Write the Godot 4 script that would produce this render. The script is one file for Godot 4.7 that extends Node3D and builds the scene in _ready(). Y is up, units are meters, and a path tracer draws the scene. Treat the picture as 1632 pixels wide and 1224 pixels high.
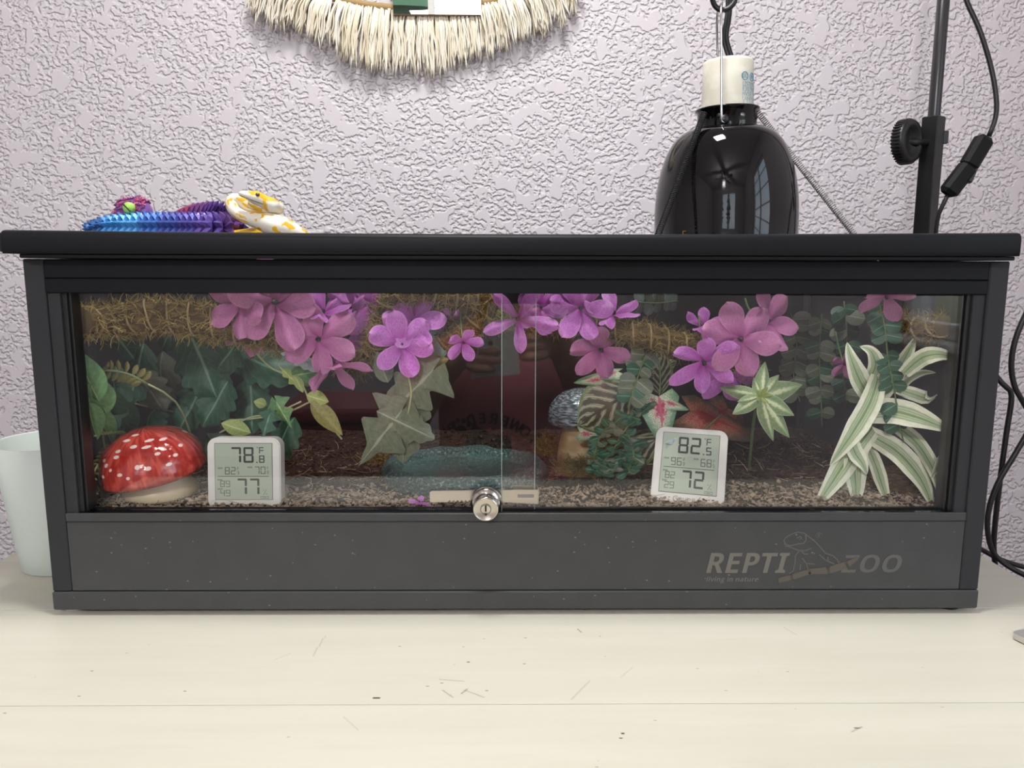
extends Node3D

# ------------------------------------------------------------------ camera data
const F := 1226.0
const BOARDS := [-0.60, -0.44, -0.29, -0.14, -0.012, 0.160, 0.315, 0.47]
const CAM := Vector3(-0.0143, 0.3432, 0.7247)
var cr: Vector3
var cu: Vector3
var cf: Vector3
var rng := RandomNumberGenerator.new()
var M := {}
var taken := {}
var LM := {}

func at(px: float, py: float, z: float) -> Vector3:
	var d := cf + cr * ((px - 816.0) / F) - cu * ((py - 612.0) / F)
	return CAM + d * ((z - CAM.z) / d.z)

# the same, kept between the terrarium's end walls
func ati(px: float, py: float, z: float, lim := 0.434) -> Vector3:
	var p := at(px, py, z)
	if absf(p.x) <= lim:
		return p
	var d := cf + cr * ((px - 816.0) / F) - cu * ((py - 612.0) / F)
	var x := lim * signf(p.x)
	return at(px, py, minf(-0.030, CAM.z + d.z * (x - CAM.x) / d.x))

func on(px: float, py: float, y: float) -> Vector3:
	var d := cf + cr * ((px - 816.0) / F) - cu * ((py - 612.0) / F)
	return CAM + d * ((y - CAM.y) / d.y)

# ------------------------------------------------------------------ node helpers
func numbered(called: String) -> String:
	if not taken.has(called):
		taken[called] = 0
		return called
	taken[called] += 1
	return "%s_%03d" % [called, taken[called]]

func thing(called: String, label: String, category: String, where := Vector3.ZERO, group := "") -> Node3D:
	var o := Node3D.new()
	o.name = numbered(called)
	add_child(o)
	o.position = where
	o.set_meta("label", label)
	o.set_meta("category", category)
	if group != "":
		o.set_meta("group", group)
	return o

func part(called: String, mesh: Mesh, mat: Material, parent: Node3D = self, xf := Transform3D(), label := "") -> MeshInstance3D:
	var o := MeshInstance3D.new()
	o.mesh = mesh
	o.material_override = mat
	o.name = called if parent != self else numbered(called)
	parent.add_child(o, true)
	o.transform = xf
	if label != "":
		o.set_meta("label", label)
	return o

# geometry given in world coordinates, put under a parent that stands elsewhere
func wpart(called: String, mesh: Mesh, mat: Material, parent: Node3D, label := "") -> MeshInstance3D:
	var p := Vector3.ZERO
	var n: Node = parent
	while n != self:
		p += (n as Node3D).position
		n = n.get_parent()
	return part(called, mesh, mat, parent, Transform3D(Basis(), -p), label)

func setting(called: String, mesh: Mesh, mat: Material, label: String, xf := Transform3D()) -> MeshInstance3D:
	var o := part(called, mesh, mat, self, xf)
	o.set_meta("kind", "structure")
	o.set_meta("label", label)
	o.set_meta("category", called.split("_")[0])
	return o

# ------------------------------------------------------------------ materials
func mat(hex: String, rough := 0.6, metal := 0.0, spec := 0.5) -> StandardMaterial3D:
	var m := StandardMaterial3D.new()
	m.albedo_color = Color(hex)
	m.roughness = rough
	m.metallic = metal
	m.metallic_specular = spec
	return m

func texmat(img: Image, rough := 0.6, tint := "ffffff") -> StandardMaterial3D:
	var m := mat(tint, rough)
	m.albedo_texture = ImageTexture.create_from_image(img)
	return m

func leafy(m: StandardMaterial3D, k := 0.35) -> StandardMaterial3D:
	m.backlight_enabled = true
	m.backlight = Color(k, k, k)
	return m

func noise(s: int, freq: float, oct := 3, kind := FastNoiseLite.TYPE_SIMPLEX_SMOOTH) -> FastNoiseLite:
	var n := FastNoiseLite.new()
	n.seed = s
	n.frequency = freq
	n.noise_type = kind
	n.fractal_octaves = oct
	return n

# ------------------------------------------------------------------ mesh helpers
func S() -> SurfaceTool:
	var st := SurfaceTool.new()
	st.begin(Mesh.PRIMITIVE_TRIANGLES)
	return st

func done(st: SurfaceTool) -> ArrayMesh:
	st.generate_normals()
	return st.commit()

func put(st: SurfaceTool, p: Vector3, uv := Vector2.ZERO) -> void:
	st.set_uv(uv)
	st.add_vertex(p)

func quad(st: SurfaceTool, a: Vector3, b: Vector3, c: Vector3, d: Vector3, ua := Vector2.ZERO, ub := Vector2.ZERO, uc := Vector2.ZERO, ud := Vector2.ZERO) -> void:
	put(st, a, ua); put(st, b, ub); put(st, c, uc)
	put(st, a, ua); put(st, c, uc); put(st, d, ud)

# a convex face, turned so that its front looks away from center
func face(st: SurfaceTool, pts: Array, center: Vector3) -> void:
	var mid := Vector3.ZERO
	for p in pts:
		mid += p
	mid /= pts.size()
	var n: Vector3 = (pts[1] - pts[0]).cross(pts[2] - pts[0])
	if n.dot(mid - center) > 0.0:
		pts.reverse()
	for i in range(1, pts.size() - 1):
		put(st, pts[0]); put(st, pts[i]); put(st, pts[i + 1])

func cbox(st: SurfaceTool, c: Vector3, s: Vector3, bev := 0.001, b := Basis()) -> void:
	var h := s / 2.0
	bev = minf(bev, minf(h.x, minf(h.y, h.z)) * 0.49)
	st.set_smooth_group(-1)
	var v := func(sg: Vector3, axis: int) -> Vector3:
		var p := Vector3.ZERO
		for k in 3:
			p[k] = sg[k] * (h[k] if k == axis else h[k] - bev)
		return c + b * p
	for a in 3:
		var e := (a + 1) % 3
		var g := (a + 2) % 3
		for s0 in [-1.0, 1.0]:
			var q := []
			for k in [[-1.0, -1.0], [1.0, -1.0], [1.0, 1.0], [-1.0, 1.0]]:
				var sg := Vector3.ZERO
				sg[a] = s0; sg[e] = k[0]; sg[g] = k[1]
				q.append(v.call(sg, a))
			face(st, q, c)
			for s1 in [-1.0, 1.0]:
				var sg1 := Vector3.ZERO
				sg1[a] = s0; sg1[e] = s1; sg1[g] = -1.0
				var sg2 := sg1
				sg2[g] = 1.0
				face(st, [v.call(sg1, a), v.call(sg2, a), v.call(sg2, e), v.call(sg1, e)], c)
	for x in [-1.0, 1.0]:
		for y in [-1.0, 1.0]:
			for z in [-1.0, 1.0]:
				var sg := Vector3(x, y, z)
				face(st, [v.call(sg, 0), v.call(sg, 1), v.call(sg, 2)], c)
	st.set_smooth_group(0)

func boxm(c: Vector3, s: Vector3, bev := 0.001, b := Basis()) -> ArrayMesh:
	var st := S()
	cbox(st, c, s, bev, b)
	return done(st)

# from corner to corner
func span(x0: float, x1: float, y0: float, y1: float, z0: float, z1: float, bev := 0.001) -> ArrayMesh:
	return boxm(Vector3((x0 + x1) / 2, (y0 + y1) / 2, (z0 + z1) / 2), Vector3(absf(x1 - x0), absf(y1 - y0), absf(z1 - z0)), bev)

func rad(r, i: int, n: int) -> float:
	if r is Array:
		var f: float = float(i) / maxi(n - 1, 1) * (r.size() - 1)
		var k := mini(int(f), r.size() - 2)
		return lerpf(r[k], r[k + 1], f - k)
	return r

func tube(st: SurfaceTool, pts: Array, r, sides := 8, caps := true, flat := 1.0) -> void:
	st.set_smooth_group(0)
	var n := pts.size()
	var rings := []
	var nv := Vector3.ZERO
	for i in n:
		var t: Vector3 = (pts[mini(i + 1, n - 1)] - pts[maxi(i - 1, 0)]).normalized()
		if i == 0:
			nv = t.cross(Vector3.UP if absf(t.y) < 0.9 else Vector3.RIGHT).normalized()
		nv = (nv - t * nv.dot(t)).normalized()
		var bv := t.cross(nv)
		var ring := []
		var rr := rad(r, i, n)
		for k in sides + 1:
			var a := TAU * k / sides
			ring.append(pts[i] + (nv * cos(a) + bv * sin(a) * flat) * rr)
		rings.append(ring)
	for i in n - 1:
		for k in sides:
			var u0 := float(k) / sides
			var u1 := float(k + 1) / sides
			var v0 := float(i) / (n - 1)
			var v1 := float(i + 1) / (n - 1)
			quad(st, rings[i][k], rings[i + 1][k], rings[i + 1][k + 1], rings[i][k + 1], Vector2(u0, v0), Vector2(u0, v1), Vector2(u1, v1), Vector2(u1, v0))
	if caps:
		for e in [0, n - 1]:
			var c: Vector3 = pts[e]
			for k in sides:
				if e == 0:
					put(st, c); put(st, rings[e][k]); put(st, rings[e][k + 1])
				else:
					put(st, c); put(st, rings[e][k + 1]); put(st, rings[e][k])

func tubem(pts: Array, r, sides := 8, caps := true) -> ArrayMesh:
	var st := S()
	tube(st, pts, r, sides, caps)
	return done(st)

func lathe(st: SurfaceTool, prof: Array, sides := 32, xf := Transform3D(), crease := false) -> void:
	st.set_smooth_group(0)
	var n := prof.size()
	for i in n - 1:
		if crease:
			st.set_smooth_group(i)
		for k in sides:
			var a0 := TAU * k / sides
			var a1 := TAU * (k + 1) / sides
			var p: Vector2 = prof[i]
			var q: Vector2 = prof[i + 1]
			var u0 := float(k) / sides
			var u1 := float(k + 1) / sides
			var v0 := float(i) / (n - 1)
			var v1 := float(i + 1) / (n - 1)
			quad(st, xf * Vector3(p.x * cos(a0), p.y, p.x * sin(a0)), xf * Vector3(p.x * cos(a1), p.y, p.x * sin(a1)), xf * Vector3(q.x * cos(a1), q.y, q.x * sin(a1)), xf * Vector3(q.x * cos(a0), q.y, q.x * sin(a0)), Vector2(u0, v0), Vector2(u1, v0), Vector2(u1, v1), Vector2(u0, v1))

func lathem(prof: Array, sides := 32, xf := Transform3D(), crease := false) -> ArrayMesh:
	var st := S()
	lathe(st, prof, sides, xf, crease)
	return done(st)

func curve(pts: Array, n := 40) -> Array:
	var c := Curve3D.new()
	c.bake_interval = 0.002
	for i in pts.size():
		var a: Vector3 = pts[maxi(i - 1, 0)]
		var b: Vector3 = pts[mini(i + 1, pts.size() - 1)]
		var t := (b - a) / 6.0
		c.add_point(pts[i], -t, t)
	var out := []
	var l := c.get_baked_length()
	for i in n:
		out.append(c.sample_baked(l * i / (n - 1), true))
	return out

# a path drawn on the picture at depths: [px, py, z]
func path(list: Array, n := 40) -> Array:
	var p := []
	for a in list:
		p.append(at(a[0], a[1], a[2]))
	return curve(p, n)

func pathi(list: Array, n := 40, lim := 0.434) -> Array:
	var p := []
	for a in list:
		p.append(ati(a[0], a[1], a[2], lim))
	return curve(p, n)

func prism(pts: PackedVector2Array, z0: float, z1: float) -> ArrayMesh:
	var st := S()
	st.set_smooth_group(-1)
	var ids := Geometry2D.triangulate_polygon(pts)
	for i in range(0, ids.size(), 3):
		for z in [z0, z1]:
			var tri := [Vector3(pts[ids[i]].x, pts[ids[i]].y, z), Vector3(pts[ids[i + 1]].x, pts[ids[i + 1]].y, z), Vector3(pts[ids[i + 2]].x, pts[ids[i + 2]].y, z)]
			face(st, tri, Vector3(tri[0].x, tri[0].y, (z0 + z1) / 2))
	for i in pts.size():
		var a := pts[i]
		var b := pts[(i + 1) % pts.size()]
		quad(st, Vector3(a.x, a.y, z0), Vector3(b.x, b.y, z0), Vector3(b.x, b.y, z1), Vector3(a.x, a.y, z1))
	return done(st)

func words(text: String, size: float, depth := 0.0006, font := "Droid Sans", bold := false) -> TextMesh:
	var t := TextMesh.new()
	var f := SystemFont.new()
	f.font_names = PackedStringArray([font])
	if bold:
		f.font_weight = 700
	t.font = f
	t.text = text
	t.font_size = 64
	t.pixel_size = size / 64.0
	t.depth = depth
	t.curve_step = 2.0
	return t

# ------------------------------------------------------------------ leaves and petals
func half_width(kind: String, t: float) -> float:
	match kind:
		"oval":
			return 0.5 * pow(sin(PI * clampf(t, 0, 1)), 0.8)
		"round":
			return 0.5 * sqrt(maxf(0.0, 1.0 - pow(2.0 * t - 1.0, 2)))
		"lance":
			return 0.5 * pow(sin(PI * pow(t, 0.75)), 0.9)
		"petal":
			return 0.5 * pow(sin(PI * clampf(0.06 + 0.94 * pow(t, 1.55), 0, 1)), 0.62)
		"slim":
			return 0.5 * pow(sin(PI * clampf(0.05 + 0.95 * pow(t, 1.2), 0, 1)), 0.9)
		"heart":
			return 0.5 * pow(1.0 - t, 0.7) * minf(1.0, 0.62 + t * 2.6) * 1.05
		"ivy":
			var a := 0.5 * maxf(0.0, 1.0 - absf(t - 0.22) / 0.2)
			var b := 0.40 * maxf(0.0, 1.0 - absf(t - 0.52) / 0.24)
			var c := 0.24 * (1.0 - t) + 0.02 * minf(1.0, (1.0 - t) * 8.0)
			return maxf(maxf(a, b), c) * minf(1.0, t * 9.0 + 0.15) * minf(1.0, (1.0 - t) * 6.0)
		"lobed":
			var base := 0.5 * pow(sin(PI * pow(t, 0.7)), 0.75)
			return base * (0.72 + 0.28 * absf(sin(t * PI * 4.5)))
		"strap":
			return 0.5 * minf(1.0, pow((1.0 - t) * 2.2, 0.7)) * minf(1.0, 0.75 + t)
	return 0.4

func leafm(kind: String, bend: float, fold: float, wave := 0.0, rows := 14) -> ArrayMesh:
	var key := "%s|%s|%s|%s" % [kind, bend, fold, wave]
	if LM.has(key):
		return LM[key]
	var st := S()
	if kind in ["ivy", "lobed"]:
		rows = 26
	var cols := 6
	var P := []
	for i in rows + 1:
		var t := float(i) / rows
		var row := []
		for j in cols + 1:
			var s := 2.0 * j / cols - 1.0
			var w := half_width(kind, t)
			var y := t
			if kind in ["heart", "ivy"]:
				y -= 0.22 * absf(s) * (1.0 - t) * 0.9
			if kind == "lobed":
				y += 0.10 * absf(s) * w * 2.0
			var z := -bend * t * t + fold * absf(s) * w + wave * sin(t * 9.0 + s * 2.0) * 0.05
			row.append([Vector3(s * w, y, z), Vector2(s * 0.5 + 0.5, t)])
		P.append(row)
	for i in rows:
		for j in cols:
			var a = P[i][j]; var b = P[i][j + 1]; var c = P[i + 1][j + 1]; var d = P[i + 1][j]
			quad(st, a[0], b[0], c[0], d[0], a[1], b[1], c[1], d[1])
	LM[key] = done(st)
	return LM[key]

# a leaf from base to tip, its face turned towards n, w its width over its length
func leaf(called: String, parent: Node3D, mesh: Mesh, m: Material, base: Vector3, tip: Vector3, w := 0.5, n := Vector3(0, 0.25, 1), label := "") -> MeshInstance3D:
	var y := tip - base
	var l := y.length()
	y /= l
	var z := (n - y * n.dot(y)).normalized()
	var x := y.cross(z)
	return part(called, mesh, m, parent, Transform3D(Basis(x * l * w, y * l, z * l), base - parent.position), label)

# a strap leaf along a path, its width across
func strapm(pts: Array, w: float, n: Vector3, kind := "strap", cup := 0.15) -> ArrayMesh:
	var st := S()
	var rows := pts.size()
	var P := []
	for i in rows:
		var t := float(i) / (rows - 1)
		var tg: Vector3 = (pts[mini(i + 1, rows - 1)] - pts[maxi(i - 1, 0)]).normalized()
		var x := tg.cross(n).normalized()
		var zz := x.cross(tg)
		var row := []
		for j in 7:
			var s := j / 3.0 - 1.0
			var hw := half_width(kind, t) * w
			row.append([pts[i] + x * s * hw + zz * absf(s) * hw * cup, Vector2(s * 0.5 + 0.5, t)])
		P.append(row)
	for i in rows - 1:
		for j in 6:
			var a = P[i][j]; var b = P[i][j + 1]; var c = P[i + 1][j + 1]; var d = P[i + 1][j]
			quad(st, a[0], b[0], c[0], d[0], a[1], b[1], c[1], d[1])
	return done(st)

# ------------------------------------------------------------------ body surface from capsules, as surface nets
func smin(a: float, b: float, k: float) -> float:
	var h := clampf(0.5 + 0.5 * (b - a) / k, 0.0, 1.0)
	return lerpf(b, a, h) - k * h * (1.0 - h)

func nets(st: SurfaceTool, bones: Array, cell: float, k: float, paint: Callable) -> void:
	var lo := Vector3(1e9, 1e9, 1e9)
	var hi := -lo
	for b in bones:
		var r: float = maxf(b[2], b[3]) + cell * 3
		var e := Vector3(r, r, r)
		lo = lo.min(b[0] - e).min(b[1] - e)
		hi = hi.max(b[0] + e).max(b[1] + e)
	var nx := int((hi.x - lo.x) / cell) + 1
	var ny := int((hi.y - lo.y) / cell) + 1
	var nz := int((hi.z - lo.z) / cell) + 1
	var f := PackedFloat32Array()
	f.resize(nx * ny * nz)
	f.fill(1.0)
	for b in bones:
		var a: Vector3 = b[0]
		var ab: Vector3 = b[1] - b[0]
		var ll := maxf(ab.length_squared(), 1e-9)
		var m: float = maxf(b[2], b[3]) + cell * 2.5 + k * 0.5
		var l0: Vector3 = ((a.min(b[1]) - Vector3(m, m, m) - lo) / cell).floor()
		var h0: Vector3 = ((a.max(b[1]) + Vector3(m, m, m) - lo) / cell).ceil()
		var sq: Vector3 = b[4] if b.size() > 4 else Vector3.ONE
		for z in range(maxi(0, int(l0.z)), mini(nz, int(h0.z))):
			for y in range(maxi(0, int(l0.y)), mini(ny, int(h0.y))):
				for x in range(maxi(0, int(l0.x)), mini(nx, int(h0.x))):
					var p := lo + Vector3(x, y, z) * cell - a
					var t := clampf(p.dot(ab) / ll, 0.0, 1.0)
					var d := ((p - ab * t) / sq).length() - lerpf(b[2], b[3], t)
					var at0 := (z * ny + y) * nx + x
					f[at0] = smin(f[at0], d, k)
	var id := {}
	var vs := PackedVector3Array()
	var off := [Vector3i(0, 0, 0), Vector3i(1, 0, 0), Vector3i(0, 1, 0), Vector3i(1, 1, 0), Vector3i(0, 0, 1), Vector3i(1, 0, 1), Vector3i(0, 1, 1), Vector3i(1, 1, 1)]
	var edges := [[0, 1], [2, 3], [4, 5], [6, 7], [0, 2], [1, 3], [4, 6], [5, 7], [0, 4], [1, 5], [2, 6], [3, 7]]
	for z in nz - 1:
		for y in ny - 1:
			for x in nx - 1:
				var o := (z * ny + y) * nx + x
				var v := [f[o], f[o + 1], f[o + nx], f[o + nx + 1], f[o + nx * ny], f[o + nx * ny + 1], f[o + nx * ny + nx], f[o + nx * ny + nx + 1]]
				var neg := 0
				for q in v:
					if q < 0.0:
						neg += 1
				if neg == 0 or neg == 8:
					continue
				var s := Vector3.ZERO
				var c := 0
				for e in edges:
					var va: float = v[e[0]]
					var vb: float = v[e[1]]
					if (va < 0.0) != (vb < 0.0):
						s += Vector3(off[e[0]]).lerp(Vector3(off[e[1]]), va / (va - vb))
						c += 1
				id[o] = vs.size()
				vs.append(lo + (Vector3(x, y, z) + s / c) * cell)
	var step := [1, nx, nx * ny]
	for z in range(1, nz - 1):
		for y in range(1, ny - 1):
			for x in range(1, nx - 1):
				var o := (z * ny + y) * nx + x
				for a in 3:
					if (f[o] < 0.0) == (f[o + step[a]] < 0.0):
						continue
					var e: int = step[(a + 1) % 3]
					var g: int = step[(a + 2) % 3]
					var q := [o, o - e, o - e - g, o - g]
					if not (id.has(q[0]) and id.has(q[1]) and id.has(q[2]) and id.has(q[3])):
						continue
					if f[o] < 0.0:
						q.reverse()
					for k2 in [0, 1, 2, 0, 2, 3]:
						var p := vs[id[q[k2]]]
						st.set_color(paint.call(p))
						st.add_vertex(p)

# ------------------------------------------------------------------ textures
func wall_relief() -> ImageTexture:
	var w := 1440
	var h := 1024
	var n1 := noise(11, 0.088, 2)
	var n2 := noise(12, 0.022, 2)
	var n3 := noise(13, 0.17, 2)
	var data := PackedFloat32Array()
	data.resize(w * h)
	for y in h:
		for x in w:
			var flat := smoothstep(0.20, 0.34, n2.get_noise_2d(x, y) + 0.22 * n1.get_noise_2d(x * 0.5, y * 0.5))
			var a := n1.get_noise_2d(x * 1.0, y * 1.25)
			var ridge := smoothstep(-0.16, 0.16, a) + 0.22 * n3.get_noise_2d(x, y)
			data[y * w + x] = lerpf(ridge, 0.95, flat)
	var img := Image.create_from_data(w, h, false, Image.FORMAT_RF, data.to_byte_array())
	return ImageTexture.create_from_image(img)

func speckle(base: String, other: String, s: int, freq: float, lo := -0.2, hi := 0.5, size := 256, stretch := 1.0) -> Image:
	var img := Image.create(size, size, false, Image.FORMAT_RGB8)
	var n := noise(s, freq, 4)
	var a := Color(base)
	var b := Color(other)
	for y in size:
		for x in size:
			img.set_pixel(x, y, a.lerp(b, smoothstep(lo, hi, n.get_noise_2d(x, y * stretch))))
	return img

# u across the leaf, v from base to tip
func leaf_img(kind: String) -> Image:
	var w := 96
	var h := 192
	var img := Image.create(w, h, false, Image.FORMAT_RGB8)
	var n := noise(kind.length() * 7 + 3, 0.05, 3)
	for y in h:
		for x in w:
			var t := (y + 0.5) / h
			var s := absf(2.0 * (x + 0.5) / w - 1.0)
			var k := n.get_noise_2d(x, y)
			var c: Color
			var vein := absf(fposmod((t - s * 0.28) * 7.0, 1.0) - 0.5) * 2.0
			var mid := 1.0 - smoothstep(0.03, 0.08, s)
			match kind:
				"dark":
					c = Color("1f4a33").lerp(Color("35664a"), 0.5 + 0.6 * k)
					c = c.lerp(Color("6f9a7c"), maxf(mid, (1.0 - smoothstep(0.0, 0.12, vein)) * 0.5))
				"green":
					c = Color("4b7f4a").lerp(Color("6f9a5c"), 0.5 + 0.7 * k)
					c = c.lerp(Color("a9c48c"), maxf(mid, (1.0 - smoothstep(0.0, 0.12, vein)) * 0.4))
				"lime":
					c = Color("93aa5a").lerp(Color("b3c07a"), 0.5 + 0.7 * k)
					c = c.lerp(Color("d6dba8"), mid * 0.8)
				"olive":
					c = Color("7d8a55").lerp(Color("a8995a"), clampf(0.3 + t * 0.5 + k, 0, 1))
				"grey":
					c = Color("59634e").lerp(Color("727a66"), 0.5 + 0.7 * k)
					c = c.lerp(Color("959a84"), maxf(mid, (1.0 - smoothstep(0.0, 0.10, vein)) * 0.45))
				"teal":
					c = Color("7fb0a0").lerp(Color("9cc4b4"), 0.5 + n.get_noise_2d(x * 4.0, y * 4.0))
				"silver":
					c = Color("9fb0b4").lerp(Color("c3cfd2"), 0.5 + k)
				"strap":
					c = Color("dfe3c4").lerp(Color("eef0dc"), 0.5 + k)
					var st := smoothstep(0.62, 0.48, s) * 0.55
					var ln := absf(fposmod(s * 5.0 + 0.25 + 0.1 * k, 1.0) - 0.5) * 2.0
					c = c.lerp(Color("5f8248"), st * clampf(0.35 + 1.1 * (1.0 - ln), 0, 1) + smoothstep(0.16, 0.05, s) * 0.25)
				"star":
					c = Color("7d9668").lerp(Color("93a87c"), 0.5 + k)
					c = c.lerp(Color("dfe6b8"), smoothstep(0.34, 0.08, s + 0.25 * k) * 0.85 * smoothstep(1.0, 0.5, t))
					c = c.lerp(Color("c9d2b2"), smoothstep(0.85, 0.97, s) * 0.7)
				"calathea":
					var rim := smoothstep(0.80, 0.90, s + maxf(0.0, absf(t - 0.5) - 0.34) * 1.6)
					var bar := absf(fposmod((t - s * 0.42) * 5.5, 1.0) - 0.5) * 2.0
					var thin := absf(fposmod((t - s * 0.42) * 22.0, 1.0) - 0.5) * 2.0
					c = Color("b9b59a").lerp(Color("52553a"), smoothstep(0.45, 0.25, thin) * 0.7)
					c = c.lerp(Color("3c3d26"), smoothstep(0.62, 0.50, bar + 0.25 * k) * smoothstep(0.9, 0.7, s))
					c = c.lerp(Color("34351f"), mid)
					c = c.lerp(Color("5d7a45").lerp(Color("86935f"), 0.5 + k), rim)
				"caladium":
					var d := Vector2(s, (t - 0.3) * 1.6).length() + 0.35 * k
					c = Color("4f8060").lerp(Color("6b9a74"), 0.5 + k)
					var sp := n.get_noise_2d(x * 6.0, y * 6.0)
					c = c.lerp(Color("dfe0c2"), smoothstep(1.15, 0.5, d) * smoothstep(-0.3, 0.02, sp))
					c = c.lerp(Color("b33a58"), smoothstep(0.42, 0.16, d + 0.25 * sp))
					c = c.lerp(Color("c05a70"), maxf(mid, (1.0 - smoothstep(0.0, 0.10, vein)) * 0.5) * smoothstep(1.0, 0.4, d))
				"petal":
					c = Color("cf7fd2").lerp(Color("a8379f"), smoothstep(0.55, 0.0, t) * 0.85)
					var st2 := n.get_noise_2d(x * 7.0, y * 0.7)
					c = c.lerp(Color("a24aa8"), smoothstep(-0.05, 0.3, st2) * 0.7)
					c = c.lerp(Color("e2a8e2"), smoothstep(0.75, 1.0, maxf(s, t)) * 0.5)
				"pink":
					c = Color("bd78a6").lerp(Color("963a7c"), smoothstep(0.5, 0.0, t) * 0.85)
					var st3 := n.get_noise_2d(x * 7.0, y * 0.7)
					c = c.lerp(Color("a85890"), smoothstep(-0.05, 0.3, st3) * 0.7)
					c = c.lerp(Color("cc94b6"), smoothstep(0.75, 1.0, maxf(s, t)) * 0.45)
			img.set_pixel(x, y, c)
	return img

func seg(img: Image, ch: String, x: int, y: int, w: int, h: int, t: int, ink: Color) -> void:
	var on7 := {"0": "abcdef", "1": "bc", "2": "abged", "3": "abgcd", "4": "fgbc", "5": "afgcd", "6": "afgedc", "7": "abc", "8": "abcdefg", "9": "abcdfg", "F": "afge", "S": "afgcd"}
	var g := maxi(1, t / 3)
	var q := {"a": Rect2i(x + g, y, w - 2 * g, t), "d": Rect2i(x + g, y + h - t, w - 2 * g, t), "g": Rect2i(x + g, y + h / 2 - t / 2, w - 2 * g, t), "f": Rect2i(x, y + g, t, h / 2 - 2 * g), "b": Rect2i(x + w - t, y + g, t, h / 2 - 2 * g), "e": Rect2i(x, y + h / 2 + g, t, h / 2 - 2 * g), "c": Rect2i(x + w - t, y + h / 2 + g, t, h / 2 - 2 * g)}
	for s in on7[ch]:
		img.fill_rect(q[s], ink)

func lcd(big: String, tenth: String, hi: String, hi2: String, lo: String, lo2: String, h1: String, h2: String, hum: String) -> Image:
	var img := Image.create(400, 420, false, Image.FORMAT_RGB8)
	img.fill(Color("a9b5a2"))
	var k := Color("2f352f")
	var k2 := Color("596157")
	for i in 2:
		seg(img, big[i], 112 + i * 88, 26, 72, 118, 15, k)
		seg(img, hi[i], 68 + i * 42, 176, 34, 56, 6, k2)
		seg(img, lo[i], 278 + i * 42, 172, 34, 56, 6, k2)
		seg(img, h1[i], 34 + i * 38, 278, 31, 48, 5, k2)
		seg(img, h2[i], 34 + i * 38, 348, 31, 48, 5, k2)
		seg(img, hum[i], 152 + i * 88, 262, 70, 122, 15, k)
	img.fill_rect(Rect2i(290, 136, 9, 9), k)
	seg(img, "F", 310, 26, 34, 50, 7, k)
	img.fill_rect(Rect2i(294, 24, 9, 9), k2)
	img.fill_rect(Rect2i(297, 27, 3, 3), Color("a9b5a2"))
	seg(img, tenth, 310, 88, 38, 56, 8, k)
	seg(img, "F", 155, 176, 12, 22, 3, k2)
	seg(img, hi2, 155, 206, 12, 26, 3, k2)
	seg(img, "F", 365, 172, 12, 22, 3, k2)
	seg(img, lo2, 365, 202, 12, 26, 3, k2)
	img.fill_rect(Rect2i(18, 244, 358, 4), k)
	for r in [[18, 178, 1], [228, 172, 0], [16, 266, 1], [16, 336, 0]]:
		for j in 3:                                             # the small MAX and MIN marks
			img.fill_rect(Rect2i(r[0] + j * 12, r[1], 3, 12), k2)
			img.fill_rect(Rect2i(r[0] + j * 12 + 6, r[1], 3, 12), k2)
			img.fill_rect(Rect2i(r[0] + j * 12, r[1] + 4 * r[2], 8, 3), k2)
	for i in 20:
		img.fill_rect(Rect2i(338 + i, 384 - i * 2, 3, 3), k2)
	img.fill_rect(Rect2i(336, 348, 6, 6), k2)
	img.fill_rect(Rect2i(356, 376, 6, 6), k2)
	img.fill_rect(Rect2i(318, 396, 56, 20), k2)
	img.fill_rect(Rect2i(321, 399, 50, 14), Color("a9b5a2"))
	img.fill_rect(Rect2i(332, 404, 28, 4), k2)
	return img

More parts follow.
